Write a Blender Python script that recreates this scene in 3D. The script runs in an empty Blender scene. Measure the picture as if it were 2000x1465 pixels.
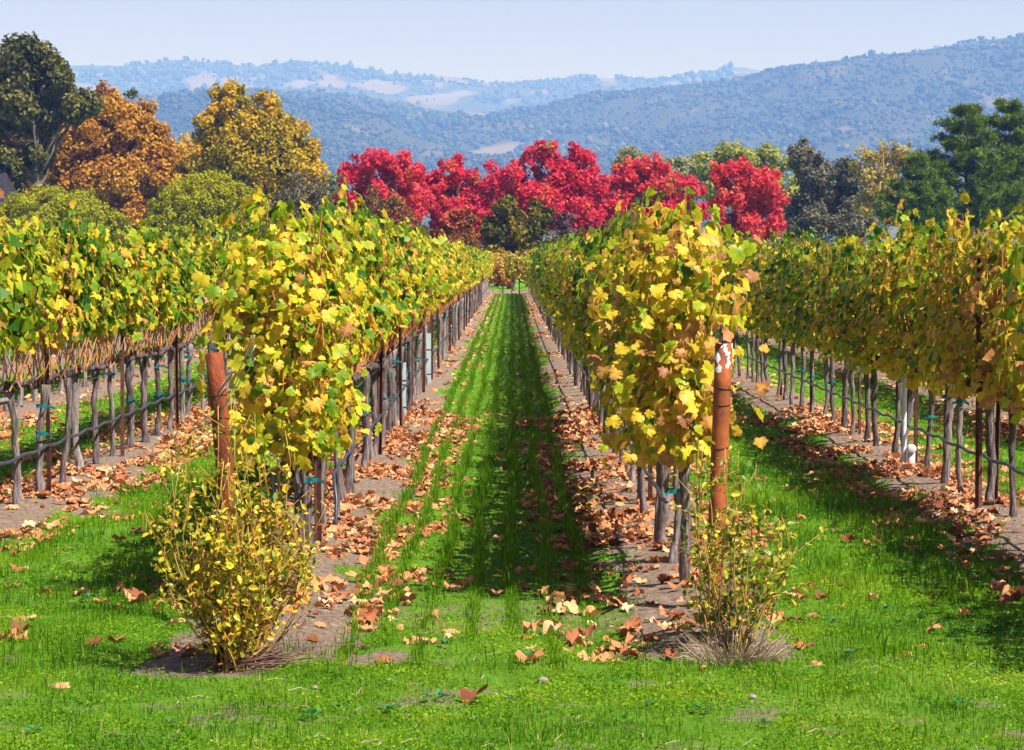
import bpy, math
import numpy as np
from mathutils import Matrix, Vector

# ------------------------------------------------------------------ camera, world, sun, exposure
scene = bpy.context.scene
COL = scene.collection
F = 5000.0                       # focal length in pixels of the 2000 px wide photograph
CH = 1.81                        # camera height
PITCH = math.atan((732.5 - 505.0) / F)
cam_d = bpy.data.cameras.new("camera")
cam_d.lens = 90.0
cam_d.sensor_width = 36.0
cam_d.clip_start = 0.5
cam_d.clip_end = 20000.0
cam = bpy.data.objects.new("camera", cam_d)
cam.location = (0, 0, CH)
cam.rotation_euler = (math.pi / 2 - PITCH, 0, 0)
COL.objects.link(cam)
scene.camera = cam

SUN = Vector((0.58, -0.42, 1.0)).normalized()      # towards the sun
SUN_EL = math.asin(SUN.z)
SUN_AZ = math.atan2(SUN.x, SUN.y)                  # clockwise from +Y
world = bpy.data.worlds.new("World")
scene.world = world
world.use_nodes = True
wn, wl = world.node_tree.nodes, world.node_tree.links
wn.clear()
w_out = wn.new("ShaderNodeOutputWorld")
w_bg = wn.new("ShaderNodeBackground")
w_sky = wn.new("ShaderNodeTexSky")
w_sky.sky_type = 'NISHITA'
w_sky.sun_disc = False
w_sky.sun_elevation = SUN_EL
w_sky.sun_rotation = SUN_AZ
w_sky.altitude = 50
w_sky.air_density = 1.0
w_sky.dust_density = 0.5
w_sky.ozone_density = 4.0
w_bg.inputs["Strength"].default_value = 0.066
w_tint = wn.new("ShaderNodeMixRGB")
w_tint.blend_type = 'MULTIPLY'
w_tint.inputs[0].default_value = 1.0
w_tint.inputs[2].default_value = (1.16, 0.78, 0.82, 1)      # slightly violet white balance of the whole sky
wl.new(w_sky.outputs[0], w_tint.inputs[1])
wl.new(w_tint.outputs[0], w_bg.inputs["Color"])
wl.new(w_bg.outputs[0], w_out.inputs["Surface"])

sun_d = bpy.data.lights.new("sun", 'SUN')
sun_d.energy = 5.0
sun_d.angle = math.radians(0.53)
sun_d.color = (1.0, 0.97, 0.94)
sun_o = bpy.data.objects.new("sun", sun_d)
sun_o.rotation_euler = SUN.to_track_quat('Z', 'Y').to_euler()
sun_o.location = (20, -10, 30)
COL.objects.link(sun_o)

scene.view_settings.view_transform = 'Standard'
scene.view_settings.look = 'None'
scene.view_settings.exposure = 0.9
scene.view_settings.gamma = 1.0
scene.view_settings.use_curve_mapping = False
scene.render.engine = 'CYCLES'
scene.cycles.max_bounces = 5
scene.cycles.diffuse_bounces = 1
scene.cycles.glossy_bounces = 2
scene.cycles.transmission_bounces = 2
scene.cycles.transparent_max_bounces = 6
scene.cycles.volume_bounces = 2
scene.cycles.use_denoising = True

R = np.random.default_rng(20)
PI = math.pi


def px(x, y, d):
    """world point seen at photograph pixel x, y at depth d (distance along +Y)"""
    u, v = (x - 997.0) / F, (732.5 - y) / F
    dy = math.cos(PITCH) + v * math.sin(PITCH)
    dz = -math.sin(PITCH) + v * math.cos(PITCH)
    return np.array([u * d / dy, d, CH + dz * d / dy])


# ------------------------------------------------------------------ helpers
def link(o, parent=None):
    COL.objects.link(o)
    if parent is not None:
        o.parent = parent
    return o


def tag(o, label=None, cat=None, group=None, kind=None):
    if label: o["label"] = label
    if cat: o["category"] = cat
    if group: o["group"] = group
    if kind: o["kind"] = kind
    return o


def empty(name, loc, rz=0.0):
    o = bpy.data.objects.new(name, None)
    o.empty_display_size = 0.1
    o.location = loc
    o.rotation_euler = (0, 0, rz)
    return link(o)


def mesh_np(name, V, faces, mats, attrs=None, midx=None, smooth=False):
    """faces: one integer array (n,3) or (n,4), or a list of such arrays"""
    if not isinstance(faces, (list, tuple)):
        faces = [faces]
    faces = [np.asarray(f, dtype=np.int32) for f in faces if len(f)]
    V = np.asarray(V, dtype=np.float32)
    m = bpy.data.meshes.new(name)
    m.vertices.add(len(V))
    m.vertices.foreach_set("co", V.ravel())
    loops = np.concatenate([f.ravel() for f in faces])
    counts = np.concatenate([np.full(len(f), f.shape[1], dtype=np.int32) for f in faces])
    starts = np.concatenate([[0], np.cumsum(counts)[:-1]]).astype(np.int32)
    m.loops.add(len(loops))
    m.loops.foreach_set("vertex_index", loops)
    m.polygons.add(len(counts))
    m.polygons.foreach_set("loop_start", starts)
    m.polygons.foreach_set("loop_total", counts)
    if midx is not None:
        m.polygons.foreach_set("material_index", np.asarray(midx, dtype=np.int32))
    m.polygons.foreach_set("use_smooth", np.full(len(counts), smooth, dtype=bool))
    for k, a in (attrs or {}).items():
        at = m.attributes.new(k, 'FLOAT', 'POINT')
        at.data.foreach_set("value", np.asarray(a, dtype=np.float32))
    for mm in (mats if isinstance(mats, (list, tuple)) else [mats]):
        m.materials.append(mm)
    m.update(calc_edges=True)
    return m


def obj(name, mesh, parent=None, loc=None, rz=None):
    o = bpy.data.objects.new(name, mesh)
    if loc is not None: o.location = loc
    if rz is not None: o.rotation_euler = (0, 0, rz)
    return link(o, parent)


class MB:
    """collects pieces into one mesh"""
    def __init__(s):
        s.V, s.T, s.Q, s.A, s.mt, s.mq, s.n = [], [], [], [], [], [], 0

    def add(s, V, tris=None, quads=None, lf=0.0, mi=0):
        V = np.asarray(V, dtype=np.float32)
        s.V.append(V)
        s.A.append(np.full(len(V), lf, np.float32) if np.isscalar(lf) else np.asarray(lf, np.float32))
        if tris is not None and len(tris):
            s.T.append(np.asarray(tris, np.int32) + s.n); s.mt.append(np.full(len(tris), mi))
        if quads is not None and len(quads):
            s.Q.append(np.asarray(quads, np.int32) + s.n); s.mq.append(np.full(len(quads), mi))
        s.n += len(V)
        return s

    def mesh(s, name, mats, smooth=False):
        f, mi = [], []
        if s.T: f.append(np.concatenate(s.T)); mi.append(np.concatenate(s.mt))
        if s.Q: f.append(np.concatenate(s.Q)); mi.append(np.concatenate(s.mq))
        return mesh_np(name, np.concatenate(s.V), f, mats, {"lf": np.concatenate(s.A)}, np.concatenate(mi), smooth)


def tube(P, rad, sides=6, cap=True, ridge=0.0, rng=R, squash=None):
    P = np.asarray(P, float); n = len(P)
    rad = np.broadcast_to(np.asarray(rad, float), (n,))
    T = np.gradient(P, axis=0); T /= np.linalg.norm(T, axis=1, keepdims=True) + 1e-9
    ref = np.array([0, 0, 1.0]) if abs(T[:, 2]).mean() < 0.8 else np.array([1.0, 0, 0])
    A = np.cross(T, ref); A /= np.linalg.norm(A, axis=1, keepdims=True) + 1e-9
    B = np.cross(T, A)
    a = np.arange(sides) * 2 * PI / sides
    rr = np.ones((n, sides))
    if ridge:
        rr = 1 + ridge * rng.normal(size=(1, sides)) + 0.7 * ridge * rng.normal(size=(n, sides))
    V = P[:, None, :] + (rad[:, None] * rr)[:, :, None] * (np.cos(a)[None, :, None] * A[:, None, :] + np.sin(a)[None, :, None] * B[:, None, :])
    V = V.reshape(-1, 3)
    i = np.arange(n - 1)[:, None] * sides; j = np.arange(sides)[None, :]; k = (j + 1) % sides
    Q = np.stack([i + j, i + k, i + sides + k, i + sides + j], -1).reshape(-1, 4)
    Tt = np.zeros((0, 3), int)
    if cap:
        V = np.vstack([V, P[0], P[-1]])
        b, t = n * sides, n * sides + 1
        jj = np.arange(sides); kk = (jj + 1) % sides
        Tt = np.vstack([np.stack([np.full(sides, b), kk, jj], 1), np.stack([np.full(sides, t), (n - 1) * sides + jj, (n - 1) * sides + kk], 1)])
    return V, Tt, Q


_H = np.random.default_rng(5).random((256, 256))
def vnoise(x, y, seed=0):
    x = np.asarray(x, float) + seed * 17.31; y = np.asarray(y, float) + seed * 9.7
    xi, yi = np.floor(x).astype(int), np.floor(y).astype(int)
    fx, fy = x - xi, y - yi
    fx, fy = fx * fx * (3 - 2 * fx), fy * fy * (3 - 2 * fy)
    a, b = _H[xi & 255, yi & 255], _H[(xi + 1) & 255, yi & 255]
    c, d = _H[xi & 255, (yi + 1) & 255], _H[(xi + 1) & 255, (yi + 1) & 255]
    return (a * (1 - fx) + b * fx) * (1 - fy) + (c * (1 - fx) + d * fx) * fy

def fbm(x, y, seed=0, oct=4):
    s, a, t = 0, 0.5, 0
    for k in range(oct):
        s = s + a * vnoise(np.asarray(x) * 2 ** k, np.asarray(y) * 2 ** k, seed + k); t += a; a *= 0.5
    return s / t

def sstep(a, b, x):
    t = np.clip((np.asarray(x, float) - a) / (b - a), 0, 1)
    return t * t * (3 - 2 * t)

def unit(v):
    return v / (np.linalg.norm(v, axis=-1, keepdims=True) + 1e-9)


# ------------------------------------------------------------------ materials
def new_mat(name):
    m = bpy.data.materials.new(name); m.use_nodes = True
    n, l = m.node_tree.nodes, m.node_tree.links
    n.clear()
    out = n.new("ShaderNodeOutputMaterial")
    return m, n, l, out

def ramp(n, stops, interp='LINEAR'):
    r = n.new("ShaderNodeValToRGB"); cr = r.color_ramp; cr.interpolation = interp
    while len(cr.elements) > 1: cr.elements.remove(cr.elements[-1])
    for i, (p, c) in enumerate(stops):
        e = cr.elements[0] if i == 0 else cr.elements.new(p)
        e.position = p; e.color = (*c, 1)
    return r

def math_node(n, l, op, a, b=None, clamp=False):
    m = n.new("ShaderNodeMath"); m.operation = op; m.use_clamp = clamp
    for i, v in enumerate((a, b)):
        if v is None: continue
        if isinstance(v, (int, float)): m.inputs[i].default_value = v
        else: l.new(v, m.inputs[i])
    return m.outputs[0]

def leaf_mat(name, stops, transl=0.35, rough=0.5, spec=0.18, edge=0.0, noise=0.0, nscale=30):
    """leaf colour from the leaf's own value 'lf' (mesh or object) plus the plant's 'yellow'"""
    m, n, l, out = new_mat(name)
    g = n.new("ShaderNodeAttribute"); g.attribute_name = "lf"
    o = n.new("ShaderNodeAttribute"); o.attribute_type = 'OBJECT'; o.attribute_name = "lf"
    y = n.new("ShaderNodeAttribute"); y.attribute_type = 'OBJECT'; y.attribute_name = "yellow"
    v = math_node(n, l, 'ADD', g.outputs["Fac"], o.outputs["Fac"])
    v = math_node(n, l, 'ADD', v, y.outputs["Fac"])
    if edge:
        e = n.new("ShaderNodeAttribute"); e.attribute_name = "edge"
        v = math_node(n, l, 'ADD', v, math_node(n, l, 'MULTIPLY', e.outputs["Fac"], edge))
    if noise:
        tc = n.new("ShaderNodeTexCoord")
        nz = n.new("ShaderNodeTexNoise"); nz.inputs["Scale"].default_value = nscale; nz.inputs["Detail"].default_value = 3
        l.new(tc.outputs["Object"], nz.inputs["Vector"])
        v = math_node(n, l, 'ADD', v, math_node(n, l, 'MULTIPLY', math_node(n, l, 'SUBTRACT', nz.outputs["Fac"], 0.5), noise))
    r = ramp(n, stops); l.new(v, r.inputs["Fac"])
    p = n.new("ShaderNodeBsdfPrincipled")
    p.inputs["Roughness"].default_value = rough
    p.inputs["Specular IOR Level"].default_value = spec
    l.new(r.outputs["Color"], p.inputs["Base Color"])
    t = n.new("ShaderNodeBsdfTranslucent"); l.new(r.outputs["Color"], t.inputs["Color"])
    mx = n.new("ShaderNodeMixShader"); mx.inputs[0].default_value = transl
    l.new(p.outputs[0], mx.inputs[1]); l.new(t.outputs[0], mx.inputs[2])
    l.new(mx.outputs[0], out.inputs["Surface"])
    return m

def solid_mat(name, stops, scale=8.0, stretch=(1, 1, 1), rough=0.85, bump=0.3, bscale=None, metal=0.0, spec=0.3, detail=6, obj_rand=0.0, coords="Object"):
    m, n, l, out = new_mat(name)
    tc = n.new("ShaderNodeTexCoord"); mp = n.new("ShaderNodeMapping"); mp.inputs["Scale"].default_value = stretch
    l.new(tc.outputs[coords], mp.inputs["Vector"])
    nz = n.new("ShaderNodeTexNoise"); nz.inputs["Scale"].default_value = scale; nz.inputs["Detail"].default_value = detail
    nz.inputs["Roughness"].default_value = 0.65
    l.new(mp.outputs[0], nz.inputs["Vector"])
    v = nz.outputs["Fac"]
    if obj_rand:
        oi = n.new("ShaderNodeObjectInfo")
        v = math_node(n, l, 'ADD', v, math_node(n, l, 'MULTIPLY', math_node(n, l, 'SUBTRACT', oi.outputs["Random"], 0.5), obj_rand))
    r = ramp(n, stops); l.new(v, r.inputs["Fac"])
    p = n.new("ShaderNodeBsdfPrincipled")
    p.inputs["Roughness"].default_value = rough; p.inputs["Metallic"].default_value = metal
    p.inputs["Specular IOR Level"].default_value = spec
    l.new(r.outputs["Color"], p.inputs["Base Color"])
    if bump:
        nb = nz
        if bscale:
            nb = n.new("ShaderNodeTexNoise"); nb.inputs["Scale"].default_value = bscale; nb.inputs["Detail"].default_value = 5
            l.new(mp.outputs[0], nb.inputs["Vector"])
        b = n.new("ShaderNodeBump"); b.inputs["Strength"].default_value = bump; b.inputs["Distance"].default_value = 0.02
        l.new(nb.outputs["Fac"], b.inputs["Height"]); l.new(b.outputs[0], p.inputs["Normal"])
    l.new(p.outputs[0], out.inputs["Surface"])
    return m

VINE_STOPS = [(0.0, (0.018, 0.070, 0.006)), (0.25, (0.060, 0.170, 0.008)), (0.45, (0.20, 0.33, 0.012)),
              (0.60, (0.46, 0.48, 0.018)), (0.72, (0.74, 0.56, 0.028)), (0.85, (0.82, 0.53, 0.045)), (0.94, (0.72, 0.36, 0.07)), (1.0, (0.46, 0.20, 0.08))]
M = {}
M["vine_leaf"] = leaf_mat("vine_leaf", VINE_STOPS, transl=0.40, rough=0.45, spec=0.22, edge=0.18, noise=0.32, nscale=24)
M["cane"] = solid_mat("cane", [(0.3, (0.46, 0.16, 0.04)), (0.7, (0.80, 0.36, 0.11))], scale=20, bump=0, obj_rand=0.2)
M["bark"] = solid_mat("vine_bark", [(0.32, (0.040, 0.030, 0.028)), (0.5, (0.17, 0.128, 0.118)), (0.70, (0.40, 0.33, 0.30))],
                      scale=16, stretch=(3.2, 3.2, 0.35), bump=0.9, rough=0.95, obj_rand=0.15)
M["cordon"] = solid_mat("cordon_bark", [(0.3, (0.03, 0.022, 0.022)), (0.7, (0.17, 0.12, 0.11))], scale=25, bump=0.8, rough=0.95)
M["tie"] = solid_mat("teal_tape", [(0.3, (0.0, 0.09, 0.11)), (0.7, (0.005, 0.20, 0.23))], scale=14, bump=0, rough=0.45)
M["stake"] = solid_mat("stake_rust", [(0.35, (0.045, 0.020, 0.016)), (0.65, (0.15, 0.055, 0.035))], scale=18, bump=0.3, rough=0.8)
M["rust"] = solid_mat("pipe_rust", [(0.28, (0.055, 0.018, 0.022)), (0.40, (0.16, 0.035, 0.014)), (0.58, (0.29, 0.065, 0.014)), (0.75, (0.42, 0.13, 0.03))],
                      scale=14, stretch=(1, 1, 0.4), bump=0.5, bscale=120, rough=0.85, detail=12)
M["hose"] = solid_mat("drip_hose", [(0.3, (0.018, 0.020, 0.028)), (0.7, (0.06, 0.068, 0.09))], scale=12, bump=0, rough=0.42, spec=0.5)
M["wire"] = solid_mat("steel_wire", [(0.3, (0.25, 0.25, 0.25)), (0.7, (0.5, 0.5, 0.5))], scale=30, bump=0, rough=0.4, metal=0.8)
M["pvc_grey"] = solid_mat("pvc_grey", [(0.3, (0.55, 0.58, 0.64)), (0.7, (0.74, 0.77, 0.82))], scale=9, bump=0.05, rough=0.4)
M["pvc_white"] = solid_mat("pvc_white", [(0.3, (0.60, 0.61, 0.64)), (0.7, (0.82, 0.83, 0.84))], scale=9, bump=0.05, rough=0.4)
M["tube_pale"] = solid_mat("grow_tube", [(0.3, (0.36, 0.46, 0.48)), (0.7, (0.60, 0.70, 0.70))], scale=6, bump=0.05, rough=0.5)
M["stone"] = solid_mat("stone", [(0.3, (0.16, 0.13, 0.11)), (0.7, (0.34, 0.29, 0.26))], scale=15, bump=0.6)
M["fallen"] = leaf_mat("fallen_leaf", [(0.0, (0.24, 0.075, 0.035)), (0.2, (0.46, 0.16, 0.06)), (0.45, (0.70, 0.31, 0.125)),
                                       (0.7, (0.80, 0.46, 0.23)), (0.9, (0.82, 0.58, 0.30)), (1.0, (0.76, 0.54, 0.04))], transl=0.15, rough=0.7, spec=0.2, edge=-0.12, noise=0.25, nscale=30)
M["grass"] = leaf_mat("grass_blade", [(0.0, (0.022, 0.090, 0.003)), (0.35, (0.078, 0.220, 0.004)), (0.7, (0.205, 0.355, 0.005)),
                                      (0.88, (0.36, 0.43, 0.012)), (1.0, (0.50, 0.42, 0.14))], transl=0.4, rough=0.5, spec=0.15)
M["weed"] = leaf_mat("weed_leaf", [(0.0, (0.025, 0.13, 0.035)), (1.0, (0.08, 0.26, 0.07))], transl=0.3, rough=0.45, spec=0.25)
M["straw"] = leaf_mat("straw", [(0.0, (0.20, 0.12, 0.08)), (0.5, (0.42, 0.29, 0.19)), (1.0, (0.66, 0.52, 0.36))], transl=0.2, rough=0.7)
M["rose_leaf"] = leaf_mat("rose_leaf", [(0.0, (0.06, 0.14, 0.012)), (0.3, (0.22, 0.27, 0.02)), (0.6, (0.62, 0.50, 0.025)), (0.85, (0.82, 0.56, 0.04)), (1.0, (0.66, 0.24, 0.04))],
                         transl=0.35, rough=0.45, spec=0.35)
M["rose_stem"] = solid_mat("rose_stem", [(0.3, (0.32, 0.13, 0.03)), (0.5, (0.46, 0.27, 0.05)), (0.7, (0.30, 0.30, 0.06))], scale=7, bump=0, rough=0.6)
M["twig"] = solid_mat("dry_twig", [(0.3, (0.12, 0.055, 0.05)), (0.7, (0.30, 0.16, 0.13))], scale=12, bump=0, rough=0.8)
M["tree_bark"] = solid_mat("tree_bark", [(0.3, (0.06, 0.045, 0.04)), (0.7, (0.22, 0.17, 0.15))], scale=3, bump=0.4, rough=0.95)
M["pale_bark"] = solid_mat("pale_bark", [(0.3, (0.25, 0.19, 0.16)), (0.7, (0.66, 0.58, 0.52))], scale=1.2, bump=0.2, rough=0.9)

# ------------------------------------------------------------------ layout of the vineyard
ROW0, SP = -1.22, 2.31
ROWX = {"l1": ROW0, "r1": 0.93, "l2": ROW0 - SP, "r2": ROW0 + 2 * SP, "l3": ROW0 - 2 * SP, "r3": ROW0 + 3 * SP, "l4": ROW0 - 3 * SP, "r4": ROW0 + 4 * SP, "l5": ROW0 - 4 * SP, "r5": ROW0 + 5 * SP}
Y0, Y1, DY = 13.75, 129.0, 0.9

_RX = np.array(sorted(list(ROWX.values()) + [ROW0 - SP * k for k in range(5, 26)] + [ROW0 + SP * k for k in range(6, 27)]))
def row_side(x):
    """signed distance to the nearest vine row"""
    x = np.asarray(x, float)
    i = np.clip(np.searchsorted(_RX, x), 1, len(_RX) - 1)
    lo, hi = x - _RX[i - 1], x - _RX[i]
    return np.where(np.abs(lo) < np.abs(hi), lo, hi)

def row_dist(x):
    return np.abs(row_side(x))

def headland(x, y):
    """0 on the headland in front of the rows, 1 inside the vineyard"""
    e = 11.35 + 0.35 * (fbm(x * 1.3, 0 * x, 31) - 0.5) * 2 + np.where(x > 1.6, 0.5, 0)
    return sstep(e - 0.12, e + 0.15, y)

def soil_mask(x, y):
    d = row_dist(x)
    n = fbm(x * 2.2, y * 1.1, 3) - 0.5
    n2 = fbm(x * 7, y * 5, 8) - 0.5
    s = 1 - sstep(0.27, 0.50, d + 0.55 * n + 0.55 * n2)
    # bare patches among the young grass near the row ends of the middle lane
    lane = (x > -1.3) & (x < 1.2)
    patch = np.where(lane, sstep(0.50, 0.62, fbm(x * 1.6 + 3, y * 0.9, 12) + 0.16 * sstep(16.5, 12.0, y) - 0.08), 0) * sstep(16.0, 12.5, y) * 0.50
    s = np.maximum(s, patch)
    s = s * headland(x, y)
    s = np.maximum(s, 0.55 * sstep(0.58, 0.74, fbm(x * 3.0 + 5, y * 3.2, 33)) * sstep(12.4, 11.4, y))
    # soil around the two rose bushes
    b1 = 1 - sstep(0.45, 1.0, np.hypot((x + 1.33) / 0.55, (y - 11.35) / 0.42) + 0.5 * n)
    s = np.maximum(s, b1)
    for cx_, cy_, rx_, ry_ in ((-0.98, 12.15, 0.30, 1.15), (-0.66, 11.55, 0.30, 0.32), (0.78, 12.1, 0.32, 0.9)):
        s = np.maximum(s, 1 - sstep(0.6, 1.0, np.hypot((x - cx_) / rx_, (y - cy_) / ry_) + 0.5 * n + 0.3 * n2))
    return np.clip(s, 0, 1)

def ground_z(x, y):
    x, y = np.asarray(x, float), np.asarray(y, float)
    d = row_dist(x)
    inn = headland(x, y)
    z = 0.055 * np.exp(-(d / 0.30) ** 2) * inn - 0.030 * np.exp(-((d - 0.50) / 0.07) ** 2) * inn
    near = sstep(60, 25, y)
    z = z + near * (0.030 * (fbm(x * 1.5, y * 1.5, 40) - 0.5) + 0.022 * (fbm(x * 8, y * 8, 41, 3) - 0.5) * (0.3 + soil_mask(x, y)))
    return z

# ground sheet: fine near the camera, coarse towards the hills
xs = np.concatenate([-np.geomspace(7.2, 8000, 60)[::-1], np.arange(-7.0, 7.001, 0.05), np.geomspace(7.2, 8000, 60)])
ys = np.concatenate([[-40, -10, 2, 5, 7, 8], np.arange(8.5, 26, 0.05), np.geomspace(26.1, 10900, 175)])
GX, GY = np.meshgrid(xs, ys)
far = np.where((np.abs(GX) > 40) | (GY > 200), 0.0, 1.0)
GZ = ground_z(GX, GY) * far
nx, ny = len(xs), len(ys)
ii = (np.arange(ny - 1)[:, None] * nx + np.arange(nx - 1)[None, :]).ravel()
GQ = np.stack([ii, ii + 1, ii + nx + 1, ii + nx], 1)
soilA = np.where((GY < Y1 + 0.4) & (np.abs(GX) < 60), soil_mask(GX, GY), np.where(GY < 145, 0.75, 0.0))

m, n, l, out = new_mat("ground")
at = n.new("ShaderNodeAttribute"); at.attribute_name = "soil"
tc = n.new("ShaderNodeTexCoord")
def noise(sc, det=6, ro=0.6):
    z = n.new("ShaderNodeTexNoise"); z.inputs["Scale"].default_value = sc; z.inputs["Detail"].default_value = det; z.inputs["Roughness"].default_value = ro
    l.new(tc.outputs["Object"], z.inputs["Vector"]); return z
n1, n2, n3 = noise(2.5), noise(26, 8, 0.7), noise(9)
soilr = ramp(n, [(0.28, (0.08, 0.050, 0.036)), (0.45, (0.24, 0.160, 0.115)), (0.60, (0.37, 0.26, 0.19)), (0.78, (0.52, 0.40, 0.31))]); l.new(n2.outputs["Fac"], soilr.inputs["Fac"])
mossr = ramp(n, [(0.25, (0.045, 0.13, 0.008)), (0.45, (0.11, 0.27, 0.012)), (0.62, (0.18, 0.32, 0.02)), (0.8, (0.30, 0.30, 0.09))])
mv = math_node(n, l, 'ADD', math_node(n, l, 'MULTIPLY', n2.outputs["Fac"], 0.6), math_node(n, l, 'MULTIPLY', n1.outputs["Fac"], 0.4))
l.new(mv, mossr.inputs["Fac"])
k = math_node(n, l, 'ADD', at.outputs["Fac"], math_node(n, l, 'MULTIPLY', math_node(n, l, 'SUBTRACT', n3.outputs["Fac"], 0.5), 0.9))
kr = ramp(n, [(0.40, (0, 0, 0)), (0.62, (1, 1, 1))]); l.new(k, kr.inputs["Fac"])
mixc = n.new("ShaderNodeMixRGB"); l.new(kr.outputs["Color"], mixc.inputs[0]); l.new(mossr.outputs["Color"], mixc.inputs[1]); l.new(soilr.outputs["Color"], mixc.inputs[2])
p = n.new("ShaderNodeBsdfPrincipled"); p.inputs["Roughness"].default_value = 0.95; p.inputs["Specular IOR Level"].default_value = 0.15
l.new(mixc.outputs[0], p.inputs["Base Color"])
n4 = noise(60, 6, 0.75)
bm_ = n.new("ShaderNodeBump"); bm_.inputs["Strength"].default_value = 0.9; bm_.inputs["Distance"].default_value = 0.03
l.new(n4.outputs["Fac"], bm_.inputs["Height"]); l.new(bm_.outputs[0], p.inputs["Normal"])
l.new(p.outputs[0], out.inputs["Surface"])
M["ground"] = m
g = obj("ground", mesh_np("ground", np.stack([GX.ravel(), GY.ravel(), GZ.ravel()], 1), GQ, M["ground"], {"soil": soilA.ravel()}, smooth=True))
tag(g, kind="structure")

# ------------------------------------------------------------------ hills and their far woods
def hill_mat(name, wood, gold):
    m, n, l, out = new_mat(name)
    at = n.new("ShaderNodeAttribute"); at.attribute_name = "lf"
    tc = n.new("ShaderNodeTexCoord")
    z = n.new("ShaderNodeTexNoise"); z.inputs["Scale"].default_value = 0.03; z.inputs["Detail"].default_value = 8; z.inputs["Roughness"].default_value = 0.7
    l.new(tc.outputs["Object"], z.inputs["Vector"])
    v = math_node(n, l, 'ADD', at.outputs["Fac"], math_node(n, l, 'MULTIPLY', math_node(n, l, 'SUBTRACT', z.outputs["Fac"], 0.5), 0.7))
    r = ramp(n, [(0.22, wood), (0.48, tuple(0.5 * (a + b) for a, b in zip(wood, gold))), (0.78, gold)]); l.new(v, r.inputs["Fac"])
    p = n.new("ShaderNodeBsdfPrincipled"); p.inputs["Roughness"].default_value = 1.0; p.inputs["Specular IOR Level"].default_value = 0.05
    l.new(r.outputs[0], p.inputs["Base Color"]); l.new(p.outputs[0], out.inputs["Surface"])
    return m

M["hill"] = hill_mat("hill_ground", (0.055, 0.060, 0.032), (0.18, 0.14, 0.09))
M["hill_tree"] = leaf_mat("hill_tree", [(0.0, (0.020, 0.040, 0.016)), (0.5, (0.055, 0.080, 0.030)), (0.8, (0.10, 0.105, 0.045)), (1.0, (0.17, 0.13, 0.07))], transl=0.1, rough=0.9, spec=0.1)

def ridge_fn(pts, d):
    X = np.array([px(a, b, d)[0] for a, b in pts]); Z = np.array([px(a, b, d)[2] for a, b in pts])
    return lambda x: np.interp(x, X, Z)

HK = 2.0        # hills are laid out for 2.6 and 4.3 km, then enlarged
FR_D, BK_D = 2600.0, 4300.0
fr_ridge = ridge_fn([(-900, 230), (-300, 215), (150, 205), (300, 192), (520, 174), (640, 177), (760, 197), (860, 212), (950, 218), (1050, 212), (1150, 193),
                     (1300, 174), (1400, 165), (1500, 140), (1600, 127), (1700, 107), (1800, 94), (1900, 77), (2000, 67), (2400, 35), (3000, 90)], FR_D)
bk_ridge = ridge_fn([(-900, 170), (-200, 140), (150, 126), (240, 127), (350, 114), (420, 122), (500, 129), (580, 116), (680, 129), (760, 144), (880, 149), (950, 161), (1080, 159),
                     (1200, 156), (1300, 154), (1380, 138), (1440, 129), (1500, 139), (1700, 150), (2300, 170), (3000, 190)], BK_D)

def fr_z(x, y):
    t = (y - 1150) / (FR_D - 1150)
    s = sstep(-0.05, 1.08, t) ** 0.9
    gul = (fbm(x / 210 + 0.0016 * y, y / 640, 60, 4) - 0.5)
    gul2 = (fbm(x / 70, y / 130, 61, 3) - 0.5)
    amp = np.clip(1 - np.abs(t - 0.55) / 0.55, 0, 1)
    z = fr_ridge(x) * s + amp * (95 * gul + 26 * gul2)
    z = np.where(y > FR_D, fr_ridge(x) * (1 - 0.5 * sstep(FR_D, FR_D + 700, y)), z)
    return np.where(y < 1100, -3.0, z + 3 * gul2 - 2)

def bk_z(x, y):
    t = (y - 3000) / (BK_D - 3000)
    s = sstep(-0.05, 1.06, t)
    gul = (fbm(x / 330, y / 700, 70, 4) - 0.5); gul2 = fbm(x / 90, y / 160, 71, 3) - 0.5
    amp = np.clip(1 - np.abs(t - 0.6) / 0.5, 0, 1)
    z = bk_ridge(x) * s + amp * (90 * gul + 30 * gul2)
    return np.where(y > BK_D, bk_ridge(x) * (1 - 0.5 * sstep(BK_D, BK_D + 900, y)), z) - 2

def project(x, y, z):
    dz, c, s = z - CH, math.cos(PITCH), math.sin(PITCH)
    fwd = y * c - dz * s; up = y * s + dz * c
    return 997 + F * x / fwd, 732.5 - F * up / fwd

def blob(c, x, y, w, h):
    return np.clip(1.25 - np.hypot((x - c[0]) / w, (y - c[1]) / h), 0, 1)

def fr_meadow(x, y):
    u, v = project(x, y, fr_z(x, y))
    nz = fbm(x / 20, y / 36, 64, 4)
    m = 0.55 * sstep(0.60, 0.72, nz)
    m = np.maximum(m, 1.1 * blob((930, 226), u, v, 75, 13) * (0.5 + nz))
    m = np.maximum(m, 0.9 * blob((1700, 238), u, v, 210, 50) * sstep(0.42, 0.58, nz))
    m = np.maximum(m, 0.9 * blob((1930, 195), u, v, 110, 22) * sstep(0.42, 0.58, nz))
    m = np.maximum(m, blob((990, 300), u, v, 160, 30) * sstep(0.50, 0.62, nz))
    m = np.maximum(m, blob((640, 260), u, v, 160, 35) * sstep(0.55, 0.68, nz))
    return np.clip(0.9 * m, 0, 1)

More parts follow.
